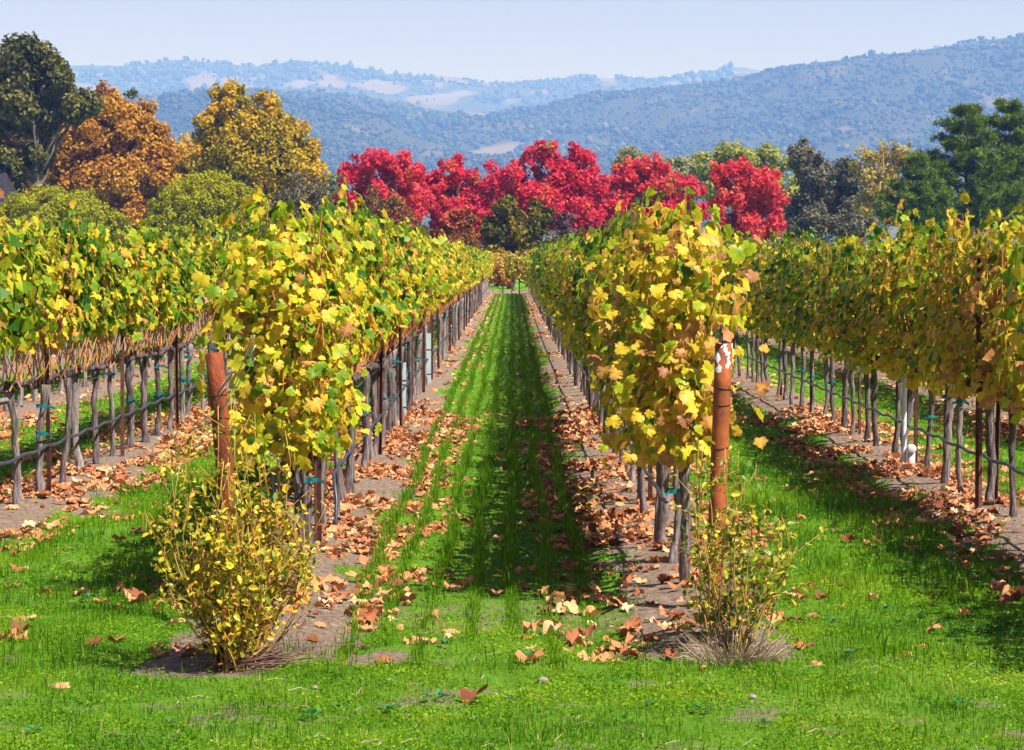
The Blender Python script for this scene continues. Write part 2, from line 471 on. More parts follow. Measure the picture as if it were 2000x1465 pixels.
def bk_meadow(x, y):
    u, v = project(x, y, bk_z(x, y))
    nz = fbm(x / 38, y / 72, 74, 4)
    band = sstep(120, 150, v) * sstep(235, 185, v)
    m = 0.8 * band * sstep(0.56, 0.66, nz)
    m = np.maximum(m, 1.0 * blob((370, 165), u, v, 150, 22) * sstep(0.50, 0.62, nz))
    m = np.maximum(m, 1.0 * blob((1400, 155), u, v, 130, 22) * sstep(0.48, 0.60, nz))
    return np.clip(m, 0, 1)

def build_hill(name, zf, mf, x0, x1, y0, y1, nxx, nyy, label):
    X, Y = np.meshgrid(np.linspace(x0, x1, nxx), np.linspace(y0, y1, nyy))
    Z = zf(X, Y); A = mf(X, Y)
    i = (np.arange(nyy - 1)[:, None] * nxx + np.arange(nxx - 1)[None, :]).ravel()
    o = obj(name, mesh_np(name, HK * np.stack([X.ravel(), Y.ravel(), Z.ravel()], 1), np.stack([i, i + 1, i + nxx + 1, i + nxx], 1), M["hill"], {"lf": A.ravel()}, smooth=True))
    tag(o, label, None, None, "structure")
    return o

build_hill("wooded_hill", fr_z, fr_meadow, -1500, 1700, 1000, 3400, 330, 220, "wooded hill rising to the right behind the trees")
build_hill("grassy_ridge", bk_z, bk_meadow, -2200, 2400, 2900, 5300, 330, 160, "far blue ridge with dry grass clearings on the skyline")

# icosphere template for far tree crowns
import bmesh
_b = bmesh.new(); bmesh.ops.create_icosphere(_b, subdivisions=2, radius=1.0); _b.verts.ensure_lookup_table()
ICO = np.array([v.co[:] for v in _b.verts]); ICOT = np.array([[v.index for v in f.verts] for f in _b.faces]); _b.free()
_b = bmesh.new(); bmesh.ops.create_icosphere(_b, subdivisions=1, radius=1.0)
ICO1 = np.array([v.co[:] for v in _b.verts]); ICO1T = np.array([[v.index for v in f.verts] for f in _b.faces]); _b.free()

def far_woods(name, zf, mf, ridge_d, y0, half, N, r0, r1, thr, label, skyline):
    rng = np.random.default_rng(N)
    y = ridge_d - (ridge_d - y0) * rng.random(N * 5) ** 1.0
    x = (rng.random(N * 5) * 2 - 1) * half * y / ridge_d
    y = np.concatenate([y, np.full(skyline, ridge_d) + rng.normal(size=skyline) * 18]); x = np.concatenate([x, (rng.random(skyline) * 2 - 1) * half])
    dens = 0.55 * fbm(x / 45, y / 80, 90, 3) + 0.45 * fbm(x / 160, y / 260, 92, 3)
    keep = (mf(x, y) + 0.85 * (rng.random(len(x)) - 0.5) < thr) & ((dens - 0.5) * 3.0 + 0.5 + 0.6 * rng.random(len(x)) > 0.60)
    x, y = x[keep][-N:], y[keep][-N:]   # skyline trees come last and always stay
    n_ = len(x)
    r = r0 + (r1 - r0) * rng.random(n_) ** 1.6 * (0.5 + 0.8 * sstep(0.4, 0.65, fbm(x / 70, y / 120, 93, 3)))
    hgt = r * rng.uniform(0.75, 1.25, n_)
    z = zf(x, y) + hgt * 0.65
    var = []
    for k in range(10):
        d = ICO1 * (1 + 0.34 * rng.normal(size=(len(ICO1), 1)))
        var.append(d)
    var = np.array(var)
    V = var[rng.integers(0, 10, n_)] * np.stack([r, r, hgt], 1)[:, None, :]
    a = rng.random(n_) * 2 * PI; ca, sa = np.cos(a)[:, None], np.sin(a)[:, None]
    V = np.stack([V[..., 0] * ca - V[..., 1] * sa, V[..., 0] * sa + V[..., 1] * ca, V[..., 2]], -1) + np.stack([x, y, z], 1)[:, None, :]
    T = (np.arange(n_)[:, None, None] * len(ICO1) + ICO1T[None]).reshape(-1, 3)
    lf = np.repeat(np.clip(0.35 + 0.5 * (fbm(x / 80, y / 140, 95, 3) - 0.45) + rng.normal(size=n_) * 0.3, 0, 1), len(ICO1))
    o = obj(name, mesh_np(name, HK * V.reshape(-1, 3), T, M["hill_tree"], {"lf": lf}, smooth=True))
    tag(o, label, "woods", None, "stuff")
    return o

far_woods("hillside_woods", fr_z, fr_meadow, FR_D, 1350, 640, 32000, 0.8, 3.0, 0.42, "hazy blue oak woods covering the nearer hillside", 500)
far_woods("ridge_woods", bk_z, bk_meadow, BK_D, 3350, 1050, 11000, 1.8, 5.5, 0.36, "scattered hazy oaks on the far skyline ridge", 600)

# ------------------------------------------------------------------ haze
hz = np.array([[sx * 8100, y, z] for sx in (-1, 1) for y in (-60, 11000) for z in (-12, 720)], float)
HQ = np.array([[0, 1, 3, 2], [4, 6, 7, 5], [0, 4, 5, 1], [2, 3, 7, 6], [0, 2, 6, 4], [1, 5, 7, 3]])
m, n, l, out = new_mat("haze")
pv = n.new("ShaderNodeVolumePrincipled")
pv.inputs["Color"].default_value = (0.18, 0.33, 1.0, 1)
pv.inputs["Absorption Color"].default_value = (1, 1, 1, 1)
pv.inputs["Density"].default_value = 0.00024
pv.inputs["Anisotropy"].default_value = 0.0
l.new(pv.outputs[0], out.inputs["Volume"])
ho = obj("haze", mesh_np("haze", hz, HQ, m))
tag(ho, "blue autumn haze lying over the valley and hills", "haze", None, "stuff")

# ------------------------------------------------------------------ broadleaf trees
def leaf_cloud(P, Nn, size, lf, rng, aspect=0.75):
    """rhombic folded leaves at P facing Nn"""
    n_ = len(P)
    t = unit(np.cross(Nn, rng.normal(size=(n_, 3)))); b = np.cross(Nn, t)
    s = size[:, None]
    v0 = P - t * s * 0.6; v1 = P + b * s * 0.5 * aspect + Nn * s * 0.12; v2 = P + t * s * 0.6; v3 = P - b * s * 0.5 * aspect + Nn * s * 0.12
    V = np.stack([v0, v1, v2, v3], 1).reshape(-1, 3)
    k = np.arange(n_)[:, None] * 4
    T = np.concatenate([k + [0, 1, 2], k + [0, 2, 3]])
    return V, T, np.repeat(lf, 4)

def limb(mb, a, b, r0, r1, rng, sag=0.1, n_=5, sides=6, lf=0.0):
    t = np.linspace(0, 1, n_)[:, None]
    L = np.linalg.norm(b - a)
    P = a * (1 - t) + b * t + np.sin(t * PI) * rng.normal(size=3) * L * sag
    V, T, Q = tube(P, np.linspace(r0, r1, n_), sides)
    mb.add(V, T, Q, lf)

def tree(name, label, cat, d, lobes, leafmat, barkmat, group=None, leaf=0.30, nclump=26, per=110, crad=0.28, seed=0, spread=0.15,
         trunk_px=None, trunk_r=0.22, flat=1.0, shell=0.5, up=0.25, hollow=0.0, hue=0.0, lmean=0.5):
    """lobes: (x, y, rx, ry[, depth offset]) in photograph pixels at depth d"""
    rng = np.random.default_rng(100 + seed)
    k = d / F
    xs_ = np.array([q[0] for q in lobes])
    tx = trunk_px if trunk_px is not None else float(xs_.mean())
    base = px(tx, 505, d); base[2] = 0.0
    root = empty(name, tuple(base))
    tag(root, label, cat, group)
    C, Rr = [], []
    Vs, Ts, As, off = [], [], [], 0
    for q in lobes:
        c = px(q[0], q[1], d + (q[4] if len(q) > 4 else 0)); rx, rz = q[2] * k * 1.16, q[3] * k * 1.14; ry = 0.5 * (rx + rz)
        nc = max(5, int(nclump * (q[2] * q[3]) / 2500.0 + 4))
        u = unit(rng.normal(size=(nc, 3)))
        rad = rng.uniform(shell, 1.0, nc)[:, None]
        cc = c + u * rad * np.array([rx, ry, rz]) * (1 - crad * 0.75)
        cr = crad * (rx * rz) ** 0.5 * rng.uniform(0.65, 1.35, nc)
        lv = rng.normal(size=nc) * spread * 0.7 + rng.normal() * spread * 0.35
        for i in range(nc):
            npl = int(per * rng.uniform(0.7, 1.3) * max(0.4, (cr[i] / 0.6) ** 1.6))
            npl = min(npl, 420)
            w = unit(rng.normal(size=(npl, 3)))
            rr = rng.random(npl)[:, None] ** 0.45
            Pp = cc[i] + w * rr * cr[i] * np.array([1, 1, flat])
            Nn = unit(0.7 * w + 0.5 * u[i] + 0.8 * rng.normal(size=(npl, 3)) + np.array([0, 0, up]))
            lf = np.clip(lmean + lv[i] + rng.normal(size=npl) * spread * 0.6, 0.01, 0.99)
            V, T, A = leaf_cloud(Pp, Nn, leaf * rng.uniform(0.6, 1.3, npl), lf, rng)
            Vs.append(V); Ts.append(T + off); As.append(A); off += len(V)
        C.append(cc); Rr.append(cr)
    V = np.concatenate(Vs) - base
    obj("crown", mesh_np("crown", V, np.concatenate(Ts), leafmat, {"lf": np.concatenate(As)}), root)
    # trunk and limbs
    C = np.concatenate(C) - base
    mb = MB()
    topz = C[:, 2].max()
    z0 = max(0.8, 0.30 * topz)
    fork = np.array([rng.normal() * 0.15, rng.normal() * 0.15, z0])
    limb(mb, np.array([0, 0, -0.3]), fork, trunk_r, trunk_r * 0.8, rng, 0.03, 6, 8)
    lead = np.array([rng.normal() * 0.4, rng.normal() * 0.3, 0.8 * topz])
    limb(mb, fork, lead, trunk_r * 0.8, trunk_r * 0.2, rng, 0.05, 7, 7)
    sel = rng.permutation(len(C))[:min(len(C), 46)]
    for i in sel:
        t = np.clip((C[i, 2] - z0) / max(0.1, lead[2] - z0), 0.0, 0.9) * rng.uniform(0.3, 0.8)
        a = fork * (1 - t) + lead * t
        limb(mb, a, C[i], trunk_r * 0.45 * (1 - 0.5 * t), 0.025, rng, 0.08, 5, 5)
    obj("trunk", mb.mesh("trunk", barkmat, True), root)
    return root

LM = {}
def lm(name, stops, **kw):
    LM[name] = leaf_mat("leaf_" + name, stops, **kw)
lm("oak", [(0, (0.035, 0.042, 0.008)), (0.5, (0.105, 0.110, 0.018)), (1, (0.23, 0.20, 0.04))], transl=0.2, rough=0.5)
lm("orange", [(0, (0.14, 0.065, 0.012)), (0.35, (0.40, 0.17, 0.015)), (0.65, (0.62, 0.31, 0.02)), (1, (0.55, 0.36, 0.05))], transl=0.35)
lm("gold", [(0, (0.15, 0.14, 0.004)), (0.35, (0.40, 0.32, 0.006)), (0.65, (0.66, 0.42, 0.01)), (1, (0.70, 0.36, 0.05))], transl=0.35)
lm("olive", [(0, (0.13, 0.15, 0.0005)), (0.5, (0.36, 0.36, 0.001)), (1, (0.56, 0.50, 0.002))], transl=0.3)
lm("grey", [(0, (0.06, 0.05, 0.03)), (0.5, (0.16, 0.13, 0.07)), (1, (0.28, 0.22, 0.08))], transl=0.25)
lm("red", [(0, (0.28, 0.010, 0.045)), (0.35, (0.74, 0.028, 0.080)), (0.7, (0.88, 0.075, 0.095)), (0.9, (0.80, 0.16, 0.07)), (1, (0.45, 0.22, 0.03))], transl=0.42)
lm("redorange", [(0, (0.38, 0.014, 0.03)), (0.4, (0.80, 0.050, 0.075)), (0.75, (0.86, 0.120, 0.075)), (1, (0.80, 0.26, 0.07))], transl=0.42)
lm("mixed", [(0, (0.045, 0.055, 0.004)), (0.45, (0.13, 0.125, 0.005)), (0.75, (0.24, 0.16, 0.012)), (1, (0.55, 0.27, 0.02))], transl=0.3)
lm("autumn", [(0, (0.08, 0.07, 0.012)), (0.4, (0.27, 0.11, 0.02)), (0.75, (0.52, 0.17, 0.03)), (1, (0.58, 0.10, 0.05))], transl=0.3)
lm("willow", [(0, (0.20, 0.23, 0.05)), (0.5, (0.40, 0.42, 0.08)), (1, (0.60, 0.55, 0.10))], transl=0.35)
lm("pale", [(0, (0.20, 0.22, 0.10)), (0.5, (0.34, 0.34, 0.16)), (1, (0.48, 0.44, 0.20))], transl=0.35)
lm("dusk", [(0, (0.07, 0.065, 0.035)), (0.5, (0.17, 0.15, 0.085)), (1, (0.30, 0.25, 0.14))], transl=0.2)
lm("purple", [(0, (0.07, 0.04, 0.05)), (0.5, (0.16, 0.085, 0.09)), (1, (0.26, 0.14, 0.12))], transl=0.2)
lm("birch", [(0, (0.20, 0.16, 0.03)), (0.5, (0.50, 0.37, 0.06)), (1, (0.68, 0.48, 0.16))], transl=0.35)
lm("pine", [(0, (0.040, 0.075, 0.002)), (0.5, (0.120, 0.190, 0.004)), (1, (0.21, 0.30, 0.015))], transl=0.15, rough=0.45)
TB, PB = M["tree_bark"], M["pale_bark"]

tree("oak_tree", "tall dark olive-green oak at the left edge with see-through crown", "tree", 190,
     [(50, 128, 62, 58), (105, 162, 52, 50), (148, 205, 46, 42), (15, 190, 60, 70), (70, 225, 60, 45), (-45, 150, 60, 70), (15, 320, 42, 55), (75, 300, 34, 45), (-60, 260, 60, 80)],
     LM["oak"], TB, leaf=0.34, nclump=24, per=90, crad=0.33, seed=1, trunk_px=68, trunk_r=0.42, spread=0.22)
tree("sycamore_tree", "orange tree glimpsed behind the dark oak", "tree", 228,
     [(15, 230, 70, 75), (60, 310, 80, 80), (-30, 330, 60, 80), (60, 380, 70, 70)], LM["orange"], PB, group="autumn trees behind the vines", leaf=0.34, seed=2, per=80, trunk_r=0.2, lmean=0.35)
tree("sycamore_tree", "broad orange-brown tree with pale limbs beside the oak", "tree", 205,
     [(205, 208, 45, 42), (215, 260, 72, 70), (275, 245, 38, 48), (275, 300, 62, 75), (165, 290, 70, 75), (125, 255, 40, 45), (215, 365, 115, 70), (120, 345, 60, 75), (300, 350, 48, 55), (240, 430, 100, 60)],
     LM["orange"], PB, group="autumn trees behind the vines", leaf=0.30, seed=3, per=95, trunk_px=208, trunk_r=0.27, crad=0.26, lmean=0.55)
tree("sycamore_tree", "low orange-olive tree between the orange tree and the golden tree", "tree", 214,
     [(368, 325, 52, 58), (400, 385, 66, 62), (335, 395, 60, 70)], LM["gold"], PB, group="autumn trees behind the vines", leaf=0.30, seed=4, per=95, trunk_r=0.18, lmean=0.75)
tree("golden_tree", "tall golden green tree with several pointed tops", "tree", 200,
     [(452, 212, 40, 55), (515, 225, 38, 52), (412, 248, 42, 52), (470, 275, 80, 70), (555, 275, 42, 60), (590, 335, 48, 62), (520, 340, 110, 75), (425, 335, 55, 60), (480, 395, 100, 55), (600, 400, 40, 40)],
     LM["gold"], PB, group="autumn trees behind the vines", leaf=0.29, seed=5, per=105, trunk_px=480, trunk_r=0.25, crad=0.25, lmean=0.45, spread=0.2)
tree("bare_tree", "thin grey-brown half bare tree right of the golden tree", "tree", 183,
     [(590, 385, 58, 50), (560, 425, 50, 50), (622, 425, 36, 50)], LM["grey"], PB, leaf=0.22, seed=6, per=55, trunk_px=585, trunk_r=0.14, crad=0.3, spread=0.2)
tree("round_bush", "rounded olive-yellow bush below the oak beside the house", "bush", 165,
     [(95, 425, 95, 58), (35, 440, 70, 50), (155, 430, 58, 55), (120, 470, 100, 45), (30, 480, 70, 40)], LM["olive"], TB, group="rounded olive bushes", leaf=0.15, nclump=110, per=130, crad=0.15, seed=7, trunk_r=0.15, shell=0.7)
tree("round_bush", "small olive bush nestled right of the bush by the house", "bush", 163,
     [(218, 455, 32, 45), (235, 480, 28, 35)], LM["olive"], TB, group="rounded olive bushes", leaf=0.15, nclump=90, per=130, crad=0.20, seed=8, trunk_r=0.1, shell=0.6, lmean=0.4)
tree("round_bush", "large rounded olive-yellow bush below the golden tree", "bush", 160,
     [(400, 395, 85, 55), (340, 425, 58, 55), (465, 415, 66, 52), (400, 450, 120, 55)], LM["olive"], TB, group="rounded olive bushes", leaf=0.15, nclump=110, per=130, crad=0.15, seed=9, trunk_r=0.15, shell=0.7)
tree("round_bush", "darker green bush at the right shoulder of the large olive bush", "bush", 164,
     [(512, 440, 36, 42), (520, 470, 40, 35)], LM["olive"], TB, group="rounded olive bushes", leaf=0.15, nclump=90, per=130, crad=0.20, seed=10, trunk_r=0.1, shell=0.6, lmean=0.25)

MG = "red maples in the tree belt"

tree("maple_tree", "leftmost crimson maple with broad domed crown", "tree", 192,
     [(735, 328, 68, 42), (690, 368, 42, 48), (790, 340, 45, 45), (760, 400, 90, 55), (668, 415, 26, 50), (720, 450, 80, 40)], LM["red"], TB, MG, leaf=0.29, seed=11, per=85, crad=0.23, trunk_r=0.22, lmean=0.45, spread=0.24, nclump=30, shell=0.4)
tree("maple_tree", "crimson maple left of the lane behind a dark green tree", "tree", 196,
     [(880, 340, 42, 44), (945, 368, 46, 50), (890, 400, 88, 55), (838, 365, 38, 60), (900, 450, 80, 45)], LM["red"], TB, MG, leaf=0.29, seed=12, per=85, crad=0.23, trunk_r=0.2, lmean=0.5, spread=0.24, nclump=30, shell=0.4)
tree("maple_tree", "tallest crimson maple with two raised tops above the lane", "tree", 190,
     [(1055, 318, 48, 42), (1065, 290, 28, 24), (1128, 296, 24, 24), (1118, 335, 48, 50), (1150, 365, 40, 60), (1008, 350, 38, 55), (1080, 400, 95, 60), (1130, 440, 70, 50)], LM["red"], TB, MG, leaf=0.29, seed=13, per=85, crad=0.23, trunk_r=0.24, lmean=0.48, spread=0.24, nclump=30, shell=0.4)
tree("maple_tree", "crimson maple rising behind the near yellow vine end", "tree", 194,
     [(1245, 340, 55, 44), (1290, 360, 45, 48), (1215, 385, 45, 55), (1335, 392, 54, 50), (1260, 430, 100, 50)], LM["red"], TB, MG, leaf=0.29, seed=14, per=85, crad=0.23, trunk_r=0.2, lmean=0.58, spread=0.24, nclump=30, shell=0.4)
tree("maple_tree", "rounded scarlet maple standing alone at the right end of the maples", "tree", 178,
     [(1450, 352, 52, 48), (1405, 350, 26, 42), (1490, 370, 42, 55), (1425, 405, 48, 55), (1490, 430, 46, 42), (1450, 450, 62, 42), (1500, 455, 40, 26)], LM["redorange"], TB, MG, leaf=0.27, seed=15, per=90, crad=0.23, trunk_r=0.2, lmean=0.45, spread=0.24, nclump=32, shell=0.4)
tree("mixed_tree", "small olive and orange tree in front of the leftmost maple", "tree", 182,
     [(738, 395, 38, 40), (760, 430, 50, 40), (720, 440, 40, 35)], LM["autumn"], TB, None, leaf=0.25, seed=16, per=60, crad=0.3, trunk_r=0.12, lmean=0.25, spread=0.3)
tree("mixed_tree", "dark green tree flecked with yellow at the end of the lane", "tree", 152,
     [(988, 415, 32, 40), (970, 455, 48, 42), (1020, 465, 50, 40), (990, 500, 70, 35)], LM["mixed"], TB, None, leaf=0.24, seed=17, per=110, crad=0.27, trunk_r=0.16, lmean=0.4, spread=0.28)
tree("mixed_tree", "narrower dark green tree just right of the lane's end", "tree", 156,
     [(1052, 415, 26, 34), (1050, 460, 34, 42), (1060, 500, 40, 35)], LM["mixed"], TB, None, leaf=0.24, seed=18, per=100, crad=0.3, trunk_r=0.14, lmean=0.32, spread=0.25)
tree("autumn_shrub", "orange and red shrub at the foot of the crimson maples", "bush", 158,
     [(895, 425, 26, 34), (905, 460, 34, 30), (870, 450, 30, 25)], LM["autumn"], TB, None, leaf=0.24, seed=19, per=100, crad=0.3, trunk_r=0.09, lmean=0.75, spread=0.25)
tree("autumn_shrub", "low green-orange shrub above the left vine row", "bush", 155,
     [(800, 460, 42, 26), (840, 475, 60, 26), (880, 480, 50, 24), (920, 485, 40, 22)], LM["autumn"], TB, None, leaf=0.24, seed=20, per=100, crad=0.3, trunk_r=0.09, lmean=0.3, spread=0.25)
tree("autumn_shrub", "low golden brown shrub behind the row closing the lane", "bush", 142,
     [(955, 535, 45, 26), (1000, 538, 45, 24), (1045, 535, 45, 26)], LM["autumn"], TB, None, leaf=0.2, seed=40, per=90, crad=0.3, trunk_r=0.08, lmean=0.45, spread=0.25)
tree("purple_shrub", "dull purple shrub beside the near right vines' crest", "bush", 160,
     [(1105, 440, 24, 30), (1100, 475, 34, 30)], LM["purple"], TB, None, leaf=0.22, seed=21, per=100, crad=0.32, trunk_r=0.08)
tree("willow_tree", "pale yellow-green willow behind the scarlet maple", "tree", 240,
     [(1440, 315, 55, 40), (1490, 322, 48, 42), (1395, 325, 38, 38), (1535, 365, 38, 55), (1545, 420, 40, 50), (1450, 370, 90, 50)], LM["willow"], TB, None, leaf=0.30, seed=22, per=120, crad=0.26, trunk_r=0.25)
tree("willow_tree", "faint pale willow between the two right-hand maples", "tree", 262,
     [(1335, 335, 58, 34), (1240, 322, 50, 30), (1290, 360, 90, 40)], LM["pale"], TB, None, leaf=0.30, seed=23, per=110, crad=0.28, trunk_r=0.22)
tree("willow_tree", "faint pale tree between the golden tree and the maples", "tree", 262,
     [(648, 375, 24, 42), (655, 420, 28, 40)], LM["pale"], TB, None, leaf=0.30, seed=24, per=110, crad=0.3, trunk_r=0.18, lmean=0.3)
tree("dark_tree", "dusky purple-grey tree right of the pale willow", "tree", 226,
     [(1568, 312, 36, 46), (1590, 350, 45, 48), (1615, 385, 50, 50), (1580, 420, 60, 45)], LM["dusk"], TB, "dusky trees right of the maples", leaf=0.30, seed=25, per=95, crad=0.3, trunk_r=0.22, spread=0.2, lmean=0.55)
tree("dark_tree", "blue-grey tree left of the yellow birch", "tree", 220,
     [(1648, 345, 42, 42), (1650, 395, 48, 50), (1660, 430, 60, 40)], LM["dusk"], TB, "dusky trees right of the maples", leaf=0.30, seed=26, per=95, crad=0.3, trunk_r=0.22, spread=0.2, lmean=0.35)
tree("dark_shrub", "dark shrub mass below the dusky trees", "bush", 200,
     [(1590, 432, 50, 30), (1655, 440, 60, 24), (1560, 445, 40, 22)], LM["dusk"], TB, None, leaf=0.26, seed=27, per=95, crad=0.3, trunk_r=0.1, lmean=0.3)
tree("birch_tree", "pale golden birch between the dusky trees and the pines", "tree", 210,
     [(1685, 325, 36, 45), (1738, 308, 44, 36), (1775, 300, 28, 32), (1715, 365, 50, 45), (1700, 405, 42, 40), (1735, 400, 38, 40)], LM["birch"], PB, None, leaf=0.24, seed=28, per=75, crad=0.26, trunk_r=0.16, lmean=0.5)
tree("far_conifer", "slim dark treetop poking up behind the orange tree", "tree", 250,
     [(252, 200, 16, 26), (256, 240, 24, 34), (256, 300, 34, 60)], LM["oak"], TB, None, leaf=0.3, seed=29, per=60, crad=0.34, trunk_r=0.16)

# ------------------------------------------------------------------ pines
def pine(label, d, tx, top, tiers, seed):
    rng = np.random.default_rng(seed)
    k = d / F
    base = px(tx, 505, d); base[2] = 0
    root = tag(empty("pine_tree", tuple(base)), label, "tree", "pines at the right edge")
    topz = px(tx, top, d)[2]
    tb = MB(); cr = MB()
    limb(tb, np.array([0, 0, -0.3]), np.array([0.1, 0.1, topz - 0.2]), 0.30, 0.04, rng, 0.01, 9, 8)
    nb = 0
    for (y_px, halfw) in tiers:
        z = px(tx, y_px, d)[2]
        for j in range(7):
            a = 2 * PI * (j / 7 + rng.random() * 0.12)
            L = halfw * k * rng.uniform(0.75, 1.12)
            tip = np.array([math.cos(a) * L, math.sin(a) * L * 0.9, z + rng.uniform(0.0, 0.4) + 0.22 * L])
            st = np.array([0, 0, z - 0.25 * L])
            limb(tb, st, tip, 0.06, 0.012, rng, 0.06, 5, 5)
            # tufts of needles along the outer part of the branch
            nt = int(8 + L * 9)
            for q in range(nt):
                t = rng.uniform(0.35, 1.04)
                c = st * (1 - t) + tip * t + rng.normal(size=3) * np.array([0.26, 0.26, 0.16]) * (0.5 + 0.3 * L)
                m_ = 36
                dirs = unit(rng.normal(size=(m_, 3)) * np.array([1, 1, 0.7]) + np.array([math.cos(a) * 0.3, math.sin(a) * 0.3, 0.75]))
                ln = rng.uniform(0.22, 0.42, m_)[:, None]
                s = unit(np.cross(dirs, rng.normal(size=(m_, 3)))) * 0.035
                p0 = c + rng.normal(size=(m_, 3)) * 0.09
                V = np.stack([p0 - s, p0 + s, p0 + dirs * ln], 1).reshape(-1, 3)
                T = np.arange(m_ * 3).reshape(-1, 3)
                cr.add(V, T, None, np.repeat(np.clip(0.45 + 0.22 * rng.normal() + 0.12 * rng.normal(size=m_), 0.02, 0.98), 3))
    obj("trunk", tb.mesh("trunk", TB, True), root)
    obj("crown", cr.mesh("crown", LM["pine"]), root)
    return root

pine("dark green pine with forked top left of the tallest pine", 172, 1885, 205, [(225, 22), (255, 42), (290, 62), (325, 88), (360, 105), (400, 118), (440, 125)], 401)
pine("tallest dark pine at the right edge of the tree belt", 176, 1965, 196, [(215, 20), (245, 40), (280, 52), (320, 70), (360, 80), (400, 95), (440, 100)], 402)
pine("pine cut by the right edge of the picture", 182, 2040, 225, [(250, 30), (290, 50), (330, 66), (370, 80), (410, 90)], 403)
pine("small low pine in front of the yellow birch", 168, 1790, 300, [(318, 14), (345, 30), (375, 46), (405, 60), (435, 70)], 404)

# ------------------------------------------------------------------ house at the left edge
HD = 186.0
hb = px(-72, 505, HD); hb[2] = 0
house = tag(empty("house", tuple(hb)), "house with dark roof and white wall half hidden behind bushes", "house")
M["wall_white"] = solid_mat("white_siding", [(0.3, (0.55, 0.56, 0.60)), (0.7, (0.74, 0.75, 0.77))], scale=2, bump=0.1)
M["roof_dark"] = solid_mat("roof_shingle", [(0.3, (0.012, 0.010, 0.014)), (0.6, (0.03, 0.026, 0.034)), (0.8, (0.10, 0.08, 0.08))], scale=4, bump=0.5)
M["glass_dark"] = solid_mat("window_glass", [(0.3, (0.02, 0.025, 0.03)), (0.7, (0.05, 0.06, 0.07))], scale=1, bump=0, rough=0.1, spec=0.6)
def boxv(x0, x1, y0, y1, z0, z1):
    V = np.array([[x, y, z] for x in (x0, x1) for y in (y0, y1) for z in (z0, z1)], float)
    return V, None, np.array([[0, 1, 3, 2], [4, 6, 7, 5], [0, 4, 5, 1], [2, 3, 7, 6], [0, 2, 6, 4], [1, 5, 7, 3]])
def part_box(name, mat, parent, *b):
    mb = MB(); V, T, Q = boxv(*b); mb.add(V, T, Q); return obj(name, mb.mesh(name, mat), parent)
eave, ridge_z = 5.8, 8.8
part_box("wall", M["wall_white"], house, -7.0, 3.0, 0.3, 7.0, -0.2, eave - 0.02)
mb = MB()
for s in (-1, 1):
    y0, y1 = (3.6, 3.6 - 4.4) if s < 0 else (3.6, 3.6 + 4.4)
    V = np.array([[-7.6, y0, ridge_z], [2.2, y0, ridge_z], [-7.6, y1, eave - 0.3], [3.75, y1, eave - 0.3]])
    V = np.vstack([V, V + [0, 0, 0.18]])
    mb.add(V, None, [[0, 1, 3, 2], [4, 6, 7, 5], [0, 4, 5, 1], [2, 3, 7, 6], [0, 2, 6, 4], [1, 5, 7, 3]])
roof = obj("roof", mb.mesh("roof", M["roof_dark"]), house)
mb = MB(); V = np.array([[2.2, 3.6, ridge_z], [3.75, -0.8, eave - 0.3], [3.75, 8.0, eave - 0.3], [2.2, 3.6, ridge_z - 0.2], [3.75, -0.8, eave - 0.5], [3.75, 8.0, eave - 0.5]])
mb.add(V, [[0, 1, 2], [3, 5, 4]], [[0, 3, 4, 1], [1, 4, 5, 2], [2, 5, 3, 0]]); obj("roof_hip", mb.mesh("roof_hip", M["roof_dark"]), house)
part_box("gutter", M["wall_white"], house, -7.6, 3.78, -0.93, -0.81, eave - 0.36, eave - 0.22)
part_box("chimney", M["stone"], roof, -1.2, -0.5, 3.2, 4.0, ridge_z - 0.6, ridge_z + 0.9)
for wx in (-5.5, -2.5, 0.8):
    w = part_box("window", M["wall_white"], house, wx - 0.6, wx + 0.6, 0.22, 0.32, 3.4, 4.9)
    part_box("pane", M["glass_dark"], w, wx - 0.5, wx + 0.5, 0.20, 0.218, 3.5, 4.8)

# ------------------------------------------------------------------ grape leaf templates
half = [(0.0, 0.03), (0.17, -0.16), (0.42, -0.15), (0.60, 0.03), (0.56, 0.20), (0.70, 0.35), (0.61, 0.56), (0.44, 0.60), (0.35, 0.82), (0.15, 0.86)]
OUT20 = np.array(half + [(0.0, 1.06)] + [(-a, b) for a, b in half[:0:-1]])
OUT8 = np.array([(0.0, 0.0), (0.42, -0.14), (0.68, 0.36), (0.34, 0.66), (0.0, 1.05), (-0.34, 0.66), (-0.68, 0.36), (-0.42, -0.14)])

def leaf_template(outline, rng, curl=0.25, crumple=0.05):
    o = outline * (1 + 0.07 * rng.normal(size=outline.shape))
    c = np.array([[0.0, 0.30]])
    xy = np.vstack([c, o])
    r = np.hypot(xy[:, 0], xy[:, 1] - 0.3)
    z = -curl * r ** 2 * rng.uniform(0.3, 1.3) + rng.uniform(0.05, 0.3) * np.abs(xy[:, 0]) - rng.uniform(-0.1, 0.35) * np.maximum(xy[:, 1] - 0.3, 0) ** 2 + crumple * rng.normal(size=len(xy))
    k = len(o)
    T = np.array([[0, 1 + i, 1 + (i + 1) % k] for i in range(k)])
    return np.column_stack([xy, z]), T, np.concatenate([[0.0], np.clip(r[1:] * 1.2, 0, 1)])

